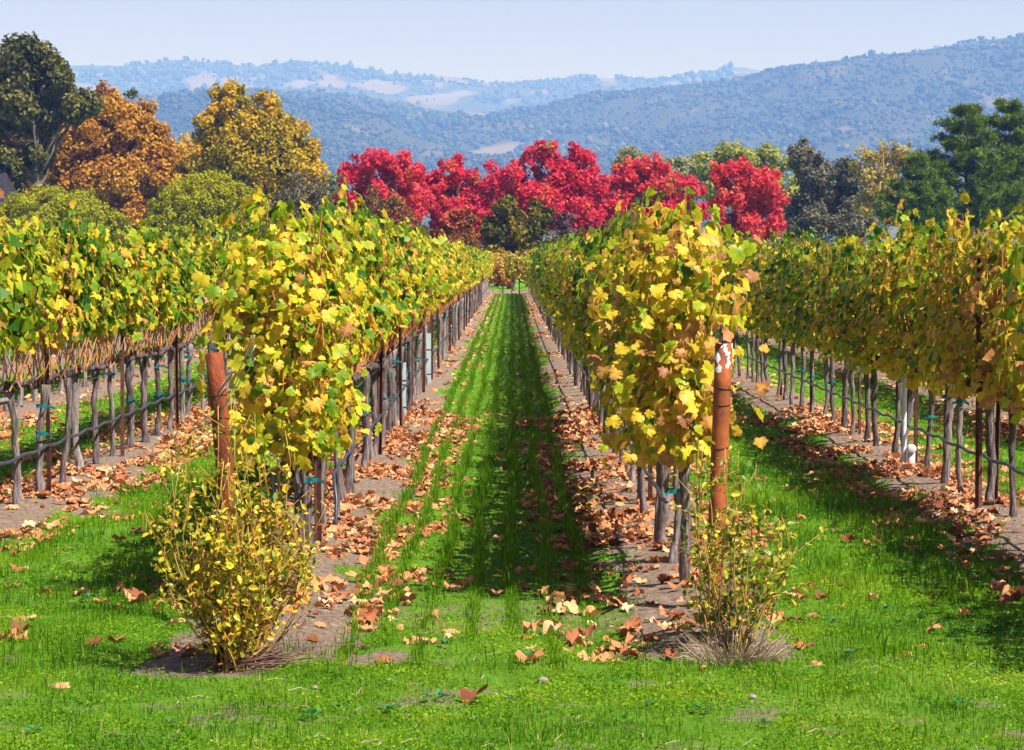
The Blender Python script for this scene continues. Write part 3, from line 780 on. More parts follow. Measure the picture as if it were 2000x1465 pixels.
rt = np.random.default_rng(7)
def serrate(o):
    mid = 0.5 * (o + np.roll(o, -1, 0)); ctr = np.array([0.0, 0.33])
    mid = ctr + (mid - ctr) * (0.90 + 0.03 * rt.normal(size=(len(o), 1)))
    return np.stack([o, mid], 1).reshape(-1, 2)
LTN = [leaf_template(serrate(OUT20), rt, rt.uniform(0.2, 1.1), 0.045) for _ in range(10)]
LT0 = [leaf_template(OUT20, rt, 0.30, 0.05) for _ in range(8)]
LT1 = [leaf_template(OUT8, rt, 0.30, 0.05) for _ in range(6)]
KITE = (np.array([[0, 0, 0], [0.62, 0.4, 0.08], [0, 1.0, -0.1], [-0.62, 0.4, 0.08]], float), np.array([[0, 1, 2], [0, 2, 3]]), np.array([0.2, 0.6, 0.6, 0.6]))
LT2 = [KITE]

def leaf_frames(P, Nn, rng, droop=0.9):
    """tip direction mostly downward, in the leaf plane"""
    dwn = np.array([0, 0, -droop]) + 0.55 * rng.normal(size=(len(P), 3))
    T = dwn - (dwn * Nn).sum(1, keepdims=True) * Nn
    T = unit(T); S = np.cross(T, Nn)
    return S, T, Nn

def place_leaves(tmpls, P, Nn, size, lf, rng, droop=0.9):
    S, T, N_ = leaf_frames(P, Nn, rng, droop)
    which = rng.integers(0, len(tmpls), len(P))
    Vs, Ts, As, Es, off = [], [], [], [], 0
    for w, (tv, tt, te) in enumerate(tmpls):
        s = np.where(which == w)[0]
        if not len(s): continue
        V = P[s][:, None, :] + size[s][:, None, None] * (tv[None, :, 0:1] * S[s][:, None, :] + tv[None, :, 1:2] * T[s][:, None, :] + tv[None, :, 2:3] * N_[s][:, None, :])
        Vs.append(V.reshape(-1, 3)); Ts.append((np.arange(len(s))[:, None, None] * len(tv) + tt[None]).reshape(-1, 3) + off)
        As.append(np.repeat(lf[s], len(tv))); Es.append(np.tile(te, len(s))); off += len(s) * len(tv)
    return np.concatenate(Vs), np.concatenate(Ts), np.concatenate(As), np.concatenate(Es)

# ------------------------------------------------------------------ grapevines
HC = 0.82      # cordon height

def grow(rng, style, dens=1.0, end=False, nodes=1.0):
    """canes and leaf seats of one vine in its own coordinates (row along y)"""
    canes, P, Nn, lf = [], [], [], []
    nc = 13
    for i in range(nc):
        y = -0.45 + 0.9 * (i + 0.5) / nc + rng.normal() * 0.03
        side = 1 if i % 2 else -1
        top = rng.uniform(1.72, 1.97) + (rng.random() < 0.2) * rng.uniform(0.04, 0.16)
        n_ = 9
        t = np.linspace(0, 1, n_)
        lean = side * rng.uniform(0.02, 0.17)
        x = lean * np.sin(t * PI * rng.uniform(0.55, 0.9)) + np.cumsum(rng.normal(size=n_)) * 0.012
        yy = y + np.cumsum(rng.normal(size=n_)) * 0.025
        z = HC + (top - HC) * t
        Pc = np.column_stack([x, yy, z]); Pc[0, :2] = [rng.normal() * 0.015, y]
        canes.append(Pc)
        start = {"bare": 0.30, "full": 0.02, "low": -0.1}[style]
        k = int(52 * dens)
        tt = rng.uniform(max(start, 0.0) + 0.06 * rng.random(), 1.03, k)
        c = np.column_stack([np.interp(tt, t, Pc[:, j]) for j in range(3)])
        a = rng.normal(size=k) * 0.75 + np.where(rng.random(k) < 0.5, 0, PI)
        offx, offy = np.cos(a), np.sin(a) * 0.9
        rad = rng.uniform(0.04, 0.15, k) * np.where(tt > 0.92, 0.7, 1.0)
        pos = c + np.column_stack([offx * rad, offy * rad, rng.normal(size=k) * 0.04 + 0.03])
        nn = unit(np.column_stack([np.sign(pos[:, 0]) * 0.85 + 0.35 * offx, 0.45 * offy, 0.42 + 0 * offx]) + 0.48 * rng.normal(size=(k, 3)))
        P.append(pos); Nn.append(nn); lf.append(rng.normal(size=k) * 0.15 + rng.normal() * 0.10 + 0.49 + 0.10 * (0.55 - tt) + (rng.random(k) < 0.13) * rng.uniform(0.15, 0.45, k) - (rng.random(k) < 0.2) * rng.uniform(0.1, 0.25, k))
    # drooping laterals below the cordon
    if style in ("full", "low"):
        k = int((70 if style == "full" else 130) * dens)
        pos = np.column_stack([rng.normal(size=k) * 0.12, rng.uniform(-0.48, 0.48, k), rng.uniform(0.76 if style == "full" else 0.66, 1.0, k)])
        nn = unit(np.column_stack([np.sign(pos[:, 0]) * 0.8, rng.normal(size=k) * 0.4, np.full(k, 0.3)]) + 0.4 * rng.normal(size=(k, 3)))
        P.append(pos); Nn.append(nn); lf.append(rng.normal(size=k) * 0.14 + 0.56)
    if end:     # the face at the row's end, turned towards the headland
        k = 260
        pos = np.column_stack([rng.normal(size=k) * 0.13 - 0.03, rng.uniform(-0.72, -0.38, k), rng.uniform(0.72, 1.88, k)])
        pos[:, 0] *= 0.8 + 0.5 * np.sin((pos[:, 2] - 0.72) / 1.2 * PI)
        nn = unit(np.column_stack([pos[:, 0] * 1.6, np.full(k, -0.8), np.full(k, 0.35)]) + 0.4 * rng.normal(size=(k, 3)))
        P.append(pos); Nn.append(nn); lf.append(rng.normal(size=k) * 0.15 + 0.54)
    P = np.concatenate(P); P[:, 0] = np.clip(P[:, 0], -0.30, 0.30)
    return canes, P, np.concatenate(Nn), np.clip(np.concatenate(lf), 0.02, 0.98)

def canes_mesh(canes, sides=4, r=0.0052):
    mb = MB()
    for c in canes:
        V, T, Q = tube(c, np.linspace(r, r * 0.6, len(c)), sides, cap=False)
        mb.add(V, None, Q)
    return mb.mesh("canes", M["cane"], True)

VLEAF = []
for q in range(10):
    tv, tt, te = LTN[q]
    VLEAF.append(mesh_np("grape_leaf", tv, tt, M["vine_leaf"], {"edge": te}, smooth=True))

def foliage_mesh(P, Nn, lf, lod, rng, scale=1.0):
    size = rng.uniform(0.038, 0.088, len(P)) * scale
    V, T, A, E = place_leaves([LT0, LT1, LT2][lod], P, Nn, size, lf, rng)
    return mesh_np("foliage", V, T, M["vine_leaf"], {"lf": A, "edge": E}, smooth=True)

LIB = {}
for style in ("bare", "full"):
    for lod in (0, 1, 2):
        for v in range(7 if lod < 2 else 5):
            rng = np.random.default_rng(hash((len(style), lod, v)) % 99991)
            canes, P, Nn, lf = grow(rng, style, (1.0, 0.85, 0.55)[lod])
            LIB[style, lod, v] = (foliage_mesh(P, Nn, lf, lod, rng, (1.0, 1.06, 1.3)[lod]), canes_mesh(canes, 4 if lod == 0 else 3, 0.0052 if lod < 2 else 0.006))

TRUNKS, CORDONS = [], []
for v in range(12):
    rng = np.random.default_rng(700 + v)
    t = np.linspace(0, 1, 13)
    w = np.cumsum(rng.normal(size=(13, 2)) * 0.008, 0); w -= np.outer(t, w[-1])
    w += np.outer(np.sin(t * PI), rng.normal(size=2) * 0.018)
    r0 = rng.uniform(0.024, 0.034)
    rad = r0 * (1 + 0.55 * np.exp(-t / 0.08) + 0.25 * np.exp(-(1 - t) / 0.1)) * (1 + 0.07 * rng.normal(size=13))
    V, T, Q = tube(np.column_stack([w, -0.06 + t * (HC + 0.06)]), rad, 10, True, 0.09, rng)
    TRUNKS.append(MB().add(V, T, Q).mesh("trunk", M["bark"], True))
for v in range(6):
    rng = np.random.default_rng(720 + v)
    n_ = 15; t = np.linspace(-0.47, 0.47, n_)
    P = np.column_stack([np.cumsum(rng.normal(size=n_)) * 0.006, t, HC + 0.01 + rng.normal(size=n_) * 0.009 - 0.02 * np.exp(-(t / 0.08) ** 2)])
    mb = MB(); V, T, Q = tube(P, rng.uniform(0.016, 0.030, n_), 7, True, 0.16, rng); mb.add(V, T, Q)
    for y in np.arange(-0.42, 0.43, 0.075):          # knobbly spurs
        a = np.array([rng.normal() * 0.008, y, HC + 0.01]); b = a + np.array([rng.normal() * 0.022, rng.normal() * 0.02, rng.uniform(0.03, 0.07)])
        V, T, Q = tube(np.array([a, (a + b) / 2, b]), [0.016, 0.014, 0.011], 5, True, 0.15, rng); mb.add(V, T, Q)
    CORDONS.append(mb.mesh("cordon", M["cordon"], True))
TIES = []
for v in range(3):
    rng = np.random.default_rng(730 + v)
    a = np.linspace(0, 2 * PI, 11)[:-1]; mb = MB()
    for zt, s in ((0.0, 1.0),):
        P = np.column_stack([np.cos(a), np.sin(a)]) * 0.043
        V = np.vstack([np.column_stack([P, np.full(10, -0.012)]), np.column_stack([P * 1.03, np.full(10, 0.012)])])
        Q = np.array([[i, (i + 1) % 10, 10 + (i + 1) % 10, 10 + i] for i in range(10)]); mb.add(V, None, Q)
    for s in (-1, 1):
        d = np.array([s * 0.8, -0.5, -0.4]) * rng.uniform(0.03, 0.06)
        p0 = np.array([s * 0.03, -0.035, 0])
        V = np.array([p0 + [0, 0, -0.008], p0 + [0, 0, 0.008], p0 + d + [0, 0, 0.012], p0 + d + [0, 0, -0.006]]); mb.add(V, None, [[0, 1, 2, 3]])
    TIES.append(mb.mesh("tie", M["tie"]))

ONES = "first second third fourth fifth sixth seventh eighth ninth tenth eleventh twelfth thirteenth fourteenth fifteenth sixteenth seventeenth eighteenth nineteenth".split()
TENS = {20: "twent", 30: "thirt", 40: "fort", 50: "fift", 60: "sixt", 70: "sevent", 80: "eight", 90: "ninet"}
def ordinal(i):
    if i < 20: return ONES[i - 1]
    if i >= 100: return "hundred and " + ordinal(i - 100) if i > 100 else "hundredth"
    t, o = i // 10 * 10, i % 10
    return TENS[t] + ("ieth" if o == 0 else "y-" + ONES[o - 1])

ROWINFO = {
    "l1": ("bare", 0, 90, "grapevine from the leaning rusty post, row left of the grass lane"),
    "r1": ("full", 0, 80, "grapevine from the white-topped rusty post, row right of the grass lane"),
    "l2": ("bare", 5, 65, "vine in from the left picture edge, second row left of the lane"),
    "r2": ("full", 4, 65, "vine in from the right picture edge, second row right of the lane"),
}
SPLIT = {"l1": 3, "r1": 4, "l2": 2, "r2": 3}       # vines at the near end whose leaves are built one by one
INDIV = {}
rv = np.random.default_rng(55)
FARV = []

def vine_yellow(row, y):
    n_ = (fbm(np.array([y * 0.45]), np.array([ROWX[row]]), 15)[0] - 0.5) * 0.42
    if row == "r1": return n_ + 0.12 * math.exp(-(y - 13.5) / 1.8) - 0.05
    if row == "r2": return n_ + 0.12 * math.exp(-max(0, y - 17) / 4.0) - 0.05
    if row == "l1": return n_ + 0.08 * math.exp(-(y - 13.5) / 2.5) + 0.02
    if row == "l2": return n_ + 0.01
    return n_

def build_vine(row, idx, y, ordn):
    style, _, _, phrase = ROWINFO[row]
    x = ROWX[row] + rv.normal() * 0.015
    rng = np.random.default_rng(int(y * 1000) + len(row) * 7 + ord(row[0]) + ord(row[1]))
    z0 = float(ground_z(np.array([x]), np.array([y]))[0])
    root = empty("grapevine", (x, y, z0))
    tag(root, ordinal(ordn) + " " + phrase, "grapevine", "grapevines in the near rows")
    tr = obj("trunk", TRUNKS[rng.integers(12)], root, rz=rng.random() * 6.28)
    tr.scale = (rng.uniform(0.66, 1.08),) * 2 + (1,); tr.rotation_euler[0] = rng.normal() * 0.035; tr.rotation_euler[1] = rng.normal() * 0.035
    flip = PI if rng.random() < 0.5 else 0.0
    obj("cordon", CORDONS[rng.integers(6)], root, rz=flip)
    if y < 62 and rng.random() < 0.5:
        obj("tie", TIES[rng.integers(3)], root, (0, 0, rng.uniform(0.66, 0.78)), rng.normal() * 0.6)
    if y < 40 and rng.random() < 0.35:
        obj("tie", TIES[rng.integers(3)], root, (0, 0, rng.uniform(0.40, 0.5)), rng.normal() * 0.6)
    yel = vine_yellow(row, y) + rng.normal() * 0.04
    if ordn <= SPLIT[row]:
        st = "full" if (row == "l1" and idx < 3) else style
        if row == "r1" and idx < 3 or row == "l1" and idx < 2: st = "low"
        canes, P, Nn, lf = grow(rng, st, 1.3, end=(idx == 0 and row in ("l1", "r1")))
        sc_, of_ = np.ones(3), np.zeros(3)
        if row == "r1":
            k_ = max(0.0, 1 - idx / 5.0); sc_, of_ = np.array([1 + 0.45 * k_, 1, 1 + 0.03 * k_]), np.array([-0.07 * k_, 0, 0])
        if row == "l1":
            k_ = max(0.0, 1 - idx / 4.0); sc_, of_ = np.array([1 + 0.35 * k_, 1, 1]), np.array([0.06 * k_, 0, 0])
        P = P * sc_ + of_
        for c in canes: c[1:] = c[1:] * sc_ + of_
        obj("canes", canes_mesh(canes), root)
        lf = np.clip(lf + yel, 0.02, 0.99)
        # leaves that face the camera or the sky are built one by one
        tow = np.array([-x, -y, CH - 1.2]); tow = tow / np.linalg.norm(tow)
        score = P[:, 0] * np.sign(tow[0] + 1e-6) * 2.2 - P[:, 1] * (1.6 if idx == 0 else 0.5) + 0.5 * P[:, 2] + 0.1 * rng.normal(size=len(P))
        order = np.argsort(-score)
        nsep = min(int(0.55 * len(P)), 290 if idx < 2 else 200)
        sep, rest = order[:nsep], order[nsep:]
        f = obj("foliage", foliage_mesh(P[rest], Nn[rest], lf[rest], 0, rng), root)
        tag(f, kind="stuff")
        S, T, N_ = leaf_frames(P[sep], Nn[sep], rng)
        sz = rng.uniform(0.032, 0.076, nsep)
        for i in range(nsep):
            o = bpy.data.objects.new("leaf", VLEAF[rng.integers(10)])
            s = sz[i]
            o.matrix_local = Matrix(((S[i, 0] * s, T[i, 0] * s, N_[i, 0] * s, P[sep[i], 0]), (S[i, 1] * s, T[i, 1] * s, N_[i, 1] * s, P[sep[i], 1]),
                                     (S[i, 2] * s, T[i, 2] * s, N_[i, 2] * s, P[sep[i], 2]), (0, 0, 0, 1)))
            o["lf"] = float(lf[sep[i]])
            link(o, root)
    else:
        lod = 0 if y < 27 else (1 if y < 52 else 2)
        fm, cm = LIB[style, lod, int(rng.integers(7 if lod < 2 else 5))]
        s = (rng.uniform(0.85, 1.25), 1.04, rng.uniform(0.94, 1.05))
        f = obj("foliage", fm, root, rz=flip); f.scale = s; f["yellow"] = float(yel); tag(f, kind="stuff")
        c = obj("canes", cm, root, rz=flip); c.scale = s

for row, (style, first, count, phrase) in ROWINFO.items():
    N_ROW = int((Y1 - Y0) / DY) + 1
    for i in range(N_ROW):
        y = Y0 + DY * i + rv.normal() * 0.05
        if i < first: 
            if i >= first - 2: FARV.append((row, y))   # just outside the frame, still shading the lane
            continue
        if i - first < count: build_vine(row, i, y, i - first + 1)
        else: FARV.append((row, y))
for y in np.arange(10.3, Y0 + DY * 2 - 0.3, DY): FARV.append(("r2", y))      # the row goes on past the right edge and shades the lane
for row, yy in (("l3", 25.0), ("r3", 24.0), ("l4", 36.0), ("r4", 35.0), ("l5", 46.0), ("r5", 45.0)):
    for y in np.arange(yy, Y1, DY): FARV.append((row, y))

# the farther vines: one mass
fv = np.random.default_rng(77)
fmb = MB(); fE = []
pool = {}
for st in ("bare", "full"):
    for v in range(6):
        rng = np.random.default_rng(900 + v)
        canes, P, Nn, lf = grow(rng, st, 0.45)
        pool[st, v] = (P, Nn, lf)
PV, PN, PL = [], [], []
for row, y in FARV:
    st = "bare" if row[0] == "l" else "full"
    P, Nn, lf = pool[st, int(fv.integers(6))]
    f_ = 1 if fv.random() < 0.5 else -1
    PV.append(P * [f_, f_, 1] + [ROWX[row], y, 0]); PN.append(Nn * [f_, f_, 1]); PL.append(np.clip(lf + vine_yellow(row, y) + (0.10 if y > 70 else 0), 0.02, 0.98))
    t = np.linspace(0, 1, 5); w = fv.normal(size=(5, 2)) * 0.012
    V, T, Q = tube(np.column_stack([ROWX[row] + w[:, 0], y + w[:, 1], -0.02 + t * 0.86]), [0.045, 0.033, 0.030, 0.030, 0.034], 6, False)
    fmb.add(V, None, Q, 0.0, 1)
    V, T, Q = tube(np.array([[ROWX[row], y - 0.46, HC], [ROWX[row], y, HC + 0.01], [ROWX[row], y + 0.46, HC]]), 0.024, 5, False); fmb.add(V, None, Q, 0.0, 1)
PV, PN, PL = map(np.concatenate, (PV, PN, PL))
V, T, A, E = place_leaves(LT2, PV, PN, fv.uniform(0.085, 0.13, len(PV)), PL, fv)
fmb.add(V, T, None, A, 0)
o = obj("distant_grapevines", fmb.mesh("distant_grapevines", [M["vine_leaf"], M["bark"]]))
tag(o, "mass of yellow-green vine rows farther off and behind the near rows", "grapevines", None, "stuff")

# golden cross row closing the lane
for i, xx in enumerate(np.arange(-1.8, 1.85, 0.45)):
    rng = np.random.default_rng(950 + i)
    root = tag(empty("cross_row_vine", (xx - 0.05, 131.4 + 0.5 * (i % 2), 0), PI / 2), "%s orange-gold vine, counted from the left, in the row closing the lane's far end" % ONES[i], "grapevine", "vines closing the far end of the lane")
    obj("trunk", TRUNKS[rng.integers(12)], root); obj("cordon", CORDONS[rng.integers(6)], root)
    fm, cm = LIB["full", 1, i % 7]
    f = obj("foliage", fm, root); f["yellow"] = 0.27 + 0.06 * rng.normal(); tag(f, kind="stuff"); f.scale = (1.3, 1.1, 1.05)
    obj("canes", cm, root)

# ------------------------------------------------------------------ stakes, hoses, wires, posts, pipes
ROWSAY = {"l1": "row left of the grass lane", "r1": "row right of the grass lane", "l2": "second row left of the lane", "r2": "second row right of the lane"}
def stake_mesh():
    mb = MB(); w, th, h = 0.034, 0.006, 2.02
    prof = np.array([(0, 0), (w, 0), (w, th), (th, th), (th, w), (0, w)]) - w / 2
    V = np.vstack([np.column_stack([prof, np.full(6, -0.3)]), np.column_stack([prof, np.full(6, h)])])
    mb.add(V, None, [[i, (i + 1) % 6, 6 + (i + 1) % 6, 6 + i] for i in range(6)] + [[6, 7, 8, 9], [6, 9, 10, 11]])
    return mb.mesh("stake", M["stake"])
STK = stake_mesh()
rs = np.random.default_rng(61)
for row in ROWSAY:
    cnt = 0
    first = ROWINFO[row][1]
    for i in range(first + (1 if row != "l1" else 2), 100, 4):
        y = Y0 + DY * i + 0.06
        if y > 100: break
        cnt += 1
        o = obj("metal_stake", STK, None, (ROWX[row] + rs.normal() * 0.02 + 0.045, y + 0.02, 0.0), rs.random() * 6.28)
        o.rotation_euler[0] = rs.normal() * 0.012; o.rotation_euler[1] = rs.normal() * 0.012
        tag(o, "%s dark rusty steel stake from the near end, %s" % (ordinal(cnt), ROWSAY[row]), "stake", "steel stakes along the vine rows")
o = obj("metal_stake", STK, None, (3.29, 18.0, -0.12), 0.7)
tag(o, "tall dark rusty stake standing against the foliage near the right picture edge", "stake", "steel stakes along the vine rows")
for row in ROWSAY:
    rng = np.random.default_rng(ord(row[0]) * 3 + ord(row[1]))
    y0 = {"l1": 16.75, "r1": 14.6, "l2": 15.5, "r2": 15.0}[row]
    Y = np.arange(y0, Y1, 0.15 if True else 1)
    ph = (Y - Y0) / DY
    z = 0.42 - 0.022 * np.abs(np.sin(ph * PI)) + 0.02 * (fbm(Y * 0.5, 0 * Y, 50) - 0.5) + 0.010 * (fbm(Y * 4, 0 * Y, 51) - 0.5)
    sx = 0.045 if row[0] == "l" else -0.045
    X = ROWX[row] + sx + 0.02 * (fbm(Y * 1.2, 0 * Y, 52) - 0.5)
    P = np.column_stack([X, Y, z])
    if row == "l1":
        P = np.vstack([[[X[0] + 0.02, y0 - 0.25, -0.03], [X[0] + 0.03, y0 - 0.22, 0.10], [X[0] + 0.03, y0 - 0.17, 0.24], [X[0] + 0.01, y0 - 0.08, 0.36]], P])
    V, T, Q = tube(P, 0.0125, 6)
    o = obj("drip_hose", MB().add(V, T, Q).mesh("drip_hose", M["hose"], True))
    tag(o, "dark drip irrigation hose strung along the trunks of the " + ROWSAY[row], "hose", "drip hoses along the rows")
    for h in (HC - 0.02, 1.25, 1.62):
        V, T, Q = tube(np.array([[ROWX[row], 12.8 if row[1] == "1" else 13.3, h], [ROWX[row] + 0.01, 60, h], [ROWX[row], Y1, h]]), 0.0018, 4)
        o = obj("trellis_wire", MB().add(V, T, Q).mesh("trellis_wire", M["wire"]))
        tag(o, "%s steel trellis wire of the %s" % ({HC - 0.02: "lowest", 1.25: "middle", 1.62: "upper"}[h], ROWSAY[row]), "wire", "trellis wires")

def rust_post_mat(white):
    m, n, l, out = new_mat("painted_rust")
    src = M["rust"].node_tree
    tc = n.new("ShaderNodeTexCoord")
    nz = n.new("ShaderNodeTexNoise"); nz.inputs["Scale"].default_value = 9; nz.inputs["Detail"].default_value = 9; nz.inputs["Roughness"].default_value = 0.65
    l.new(tc.outputs["Object"], nz.inputs["Vector"])
    r = ramp(n, [(0.28, (0.07, 0.022, 0.020)), (0.40, (0.22, 0.050, 0.014)), (0.58, (0.40, 0.095, 0.014)), (0.75, (0.52, 0.17, 0.035))]); l.new(nz.outputs["Fac"], r.inputs["Fac"])
    n2 = n.new("ShaderNodeTexNoise"); n2.inputs["Scale"].default_value = 26; n2.inputs["Detail"].default_value = 5; l.new(tc.outputs["Object"], n2.inputs["Vector"])
    sp = n.new("ShaderNodeSeparateXYZ"); l.new(tc.outputs["Object"], sp.inputs[0])
    h = math_node(n, l, 'ADD', sp.outputs["Z"], math_node(n, l, 'MULTIPLY', math_node(n, l, 'SUBTRACT', n2.outputs["Fac"], 0.5), 0.06))
    g_ = math_node(n, l, 'GREATER_THAN', h, white)
    pat = math_node(n, l, 'GREATER_THAN', n2.outputs["Fac"], 0.53)
    f_ = math_node(n, l, 'MULTIPLY', g_, pat)
    mx = n.new("ShaderNodeMixRGB"); l.new(f_, mx.inputs[0]); l.new(r.outputs[0], mx.inputs[1]); mx.inputs[2].default_value = (0.68, 0.64, 0.60, 1)
    p = n.new("ShaderNodeBsdfPrincipled"); p.inputs["Roughness"].default_value = 0.75; l.new(mx.outputs[0], p.inputs["Base Color"])
    b = n.new("ShaderNodeBump"); b.inputs["Strength"].default_value = 0.25; b.inputs["Distance"].default_value = 0.01; l.new(n2.outputs["Fac"], b.inputs["Height"]); l.new(b.outputs[0], p.inputs["Normal"])
    l.new(p.outputs[0], out.inputs["Surface"])
    return m
M["rust_white"] = rust_post_mat(1.245)

def pipe_mesh(h, r, mat, z0=-0.3, wall=0.006):
    a = np.arange(24) * 2 * PI / 24; c = np.column_stack([np.cos(a), np.sin(a)])
    rings = [(r, z0)] + [(r, z) for z in np.linspace(0, h, 8)] + [(r - wall, h), (r - wall, h - 0.35)]
    rng = np.random.default_rng(3)
    V = np.vstack([np.column_stack([c * (q * (1 + 0.012 * rng.normal())), np.full(24, z) + (0.003 * rng.normal(size=24) if z == h else 0)]) for q, z in rings])
    Q = np.array([[i * 24 + j, i * 24 + (j + 1) % 24, (i + 1) * 24 + (j + 1) % 24, (i + 1) * 24 + j] for i in range(len(rings) - 1) for j in range(24)])
    V = np.vstack([V, [[0, 0, h - 0.35]]])
    b = (len(rings) - 1) * 24
    return MB().add(V, [[b + j, b + (j + 1) % 24, len(V) - 1] for j in range(24)], Q).mesh("pipe", mat, True)

def ring_mesh(r, tilt, seed, tail=True):
    a = np.linspace(0, 2 * PI, 25); rng = np.random.default_rng(seed)
    P = np.column_stack([np.cos(a) * r, np.sin(a) * r, np.sin(a + seed) * tilt])
    mb = MB(); V, T, Q = tube(P, 0.0024, 5, False); mb.add(V, None, Q)
    if tail:
        P = np.array([[-r, -0.005, 0], [-r - 0.012, -0.02, 0.02], [-r + 0.01, -0.04, -0.03], [-r + 0.015, -0.045, -0.055]])
        V, T, Q = tube(P, 0.002, 4, False); mb.add(V, None, Q)
    return mb.mesh("wire_ring", M["stake"], True)

def end_post(top, base, d, label, mat, rings, name="end_post"):
    b = px(base[0], base[1], d); b[2] = 0.0
    t = px(top[0], top[1], d)
    ax = Vector((t[0] - b[0], 0.03, t[2]))
    h = ax.length
    root = empty(name, tuple(b)); root.rotation_euler = ax.to_track_quat('Z', 'Y').to_euler()
    tag(root, label, "post", "rusty steel end posts")
    obj("pipe", pipe_mesh(h, 0.0445, mat), root)
    for i, rz_ in enumerate(rings):
        obj("wire_ring", ring_mesh(0.0465, 0.008, i + 1, i == 0), root, (0, 0, h - rz_))
    return root, h
dl = F * CH / (1222 - 505.0)
lp, lh = end_post((414, 690), (463, 1222), dl, "leaning rusty steel pipe post rising from the big yellow rose bush", M["rust"], [0.215, 0.325])
dr = F * CH / (1212 - 505.0)
rp, rh = end_post((1412, 672), (1390, 1212), dr, "upright rusty steel pipe post with flaking white paint at its top", M["rust_white"], [0.22, 0.30, 0.52])
# twisted wire tails at the left post
mb = MB()
rng = np.random.default_rng(15)
for q in range(3):
    t = np.linspace(0, 1, 10)
    P = np.column_stack([0.05 + 0.10 * t + 0.015 * np.sin(t * 9 + q), 0.02 + 0.25 * t, lh - 0.30 + (0.26 + 0.05 * q) * t + 0.012 * np.cos(t * 11 + q)])
    V, T, Q = tube(P, 0.0028, 4); mb.add(V, T, Q)
for q in range(2):
    t = np.linspace(0, 1, 8)
    P = np.column_stack([0.05 + 0.03 * np.sin(t * 5), 0.0 + 0.1 * t, lh - 0.24 - 0.03 * q + 0.16 * t]); V, T, Q = tube(P, 0.0024, 4); mb.add(V, T, Q)
obj("wire_tail", mb.mesh("wire_tail", M["wire"], True), lp)

def add_single_leaf(name, loc, lfv, label, cat, size=0.1, rot=(0, 0, 0), mesh=None, group=None):
    o = bpy.data.objects.new(name, mesh or VLEAF[0]); o.location = loc; o.rotation_euler = rot; o.scale = (size,) * 3
    o["lf"] = lfv; link(o); tag(o, label, cat, group); return o

# grow tubes and irrigation risers
def square_tube(name, loc, h, w, label, mat, cat, group=None):
    root = tag(empty(name, loc), label, cat, group)
    mb = MB(); r = w / 2
    for s, z0, z1 in ((r, -0.1, h), ):
        c = np.array([(-s, -s), (s, -s), (s, s), (-s, s)])
        ci = c * 0.86
        V = np.vstack([np.column_stack([c, np.full(4, z0)]), np.column_stack([c, np.full(4, z1)]), np.column_stack([ci, np.full(4, z1)]), np.column_stack([ci, np.full(4, z1 - 0.3)])])
        mb.add(V, None, [[i + 4 * k, (i + 1) % 4 + 4 * k, 4 + (i + 1) % 4 + 4 * k, 4 + i + 4 * k] for k in range(3) for i in range(4)])
    obj("sleeve", mb.mesh("sleeve", mat), root)
    mb = MB()
    for z in (0.25 * h, 0.7 * h):
        V, T, Q = boxv(-r * 1.06, r * 1.06, -r * 1.06, r * 1.06, z - 0.008, z + 0.008); mb.add(V, None, Q)
    obj("band", mb.mesh("band", M["hose"]), root)
    return root
square_tube("grow_tube", (-1.20, 28.3, 0), 0.66, 0.055, "pale blue-white grow tube, nearer of two in the row left of lane", M["tube_pale"], "grow tube", "pale grow tubes")
square_tube("grow_tube", (-1.17, 35.9, 0), 0.76, 0.065, "pale blue-white grow tube, farther of two in the row left of lane", M["tube_pale"], "grow tube", "pale grow tubes")
square_tube("grow_tube", (0.99, 28.9, 0), 0.24, 0.055, "short pale grow tube at the trunk foot, row right of lane", M["tube_pale"], "grow tube", "pale grow tubes")

rb = px(1768, 925, F * CH / 420.0)
riser = tag(empty("irrigation_riser", (rb[0], rb[1], 0)), "grey plastic irrigation pipe with white capped elbow among right-hand trunks", "pipe")
V, T, Q = tube(np.array([[-0.03, -0.03, z] for z in np.linspace(-0.1, 1.15, 8)]), 0.021, 12); obj("pipe", MB().add(V, T, Q).mesh("pipe", M["pvc_grey"], True), riser)
V, T, Q = tube(np.array([[0.028, -0.06, z] for z in np.linspace(-0.1, 0.18, 4)]), 0.031, 14); el = obj("elbow", MB().add(V, T, Q).mesh("elbow", M["pvc_white"], True), riser)
V, T, Q = tube(np.array([[0.028, -0.01, 0.215], [0.028, -0.06, 0.215], [0.028, -0.105, 0.212], [0.028, -0.108, 0.212]]), [0.034, 0.036, 0.036, 0.030], 16); obj("cap", MB().add(V, T, Q).mesh("cap", M["pvc_white"], True), el)

# ------------------------------------------------------------------ rose bushes
def rose_leaf_template():
    o = np.array([(0, 0), (0.24, 0.25), (0.28, 0.55), (0.16, 0.85), (0, 1.05), (-0.16, 0.85), (-0.28, 0.55), (-0.24, 0.25)])
    V = np.column_stack([o, 0.25 * np.abs(o[:, 0]) - 0.15 * o[:, 1] ** 2]); V = np.vstack([[0, 0.5, -0.04], V])
    return V, np.array([[0, 1 + i, 1 + (i + 1) % 8] for i in range(8)]), np.zeros(9)
RLT = [rose_leaf_template()]
RLM = mesh_np("rose_leaf", RLT[0][0], RLT[0][1], M["rose_leaf"])

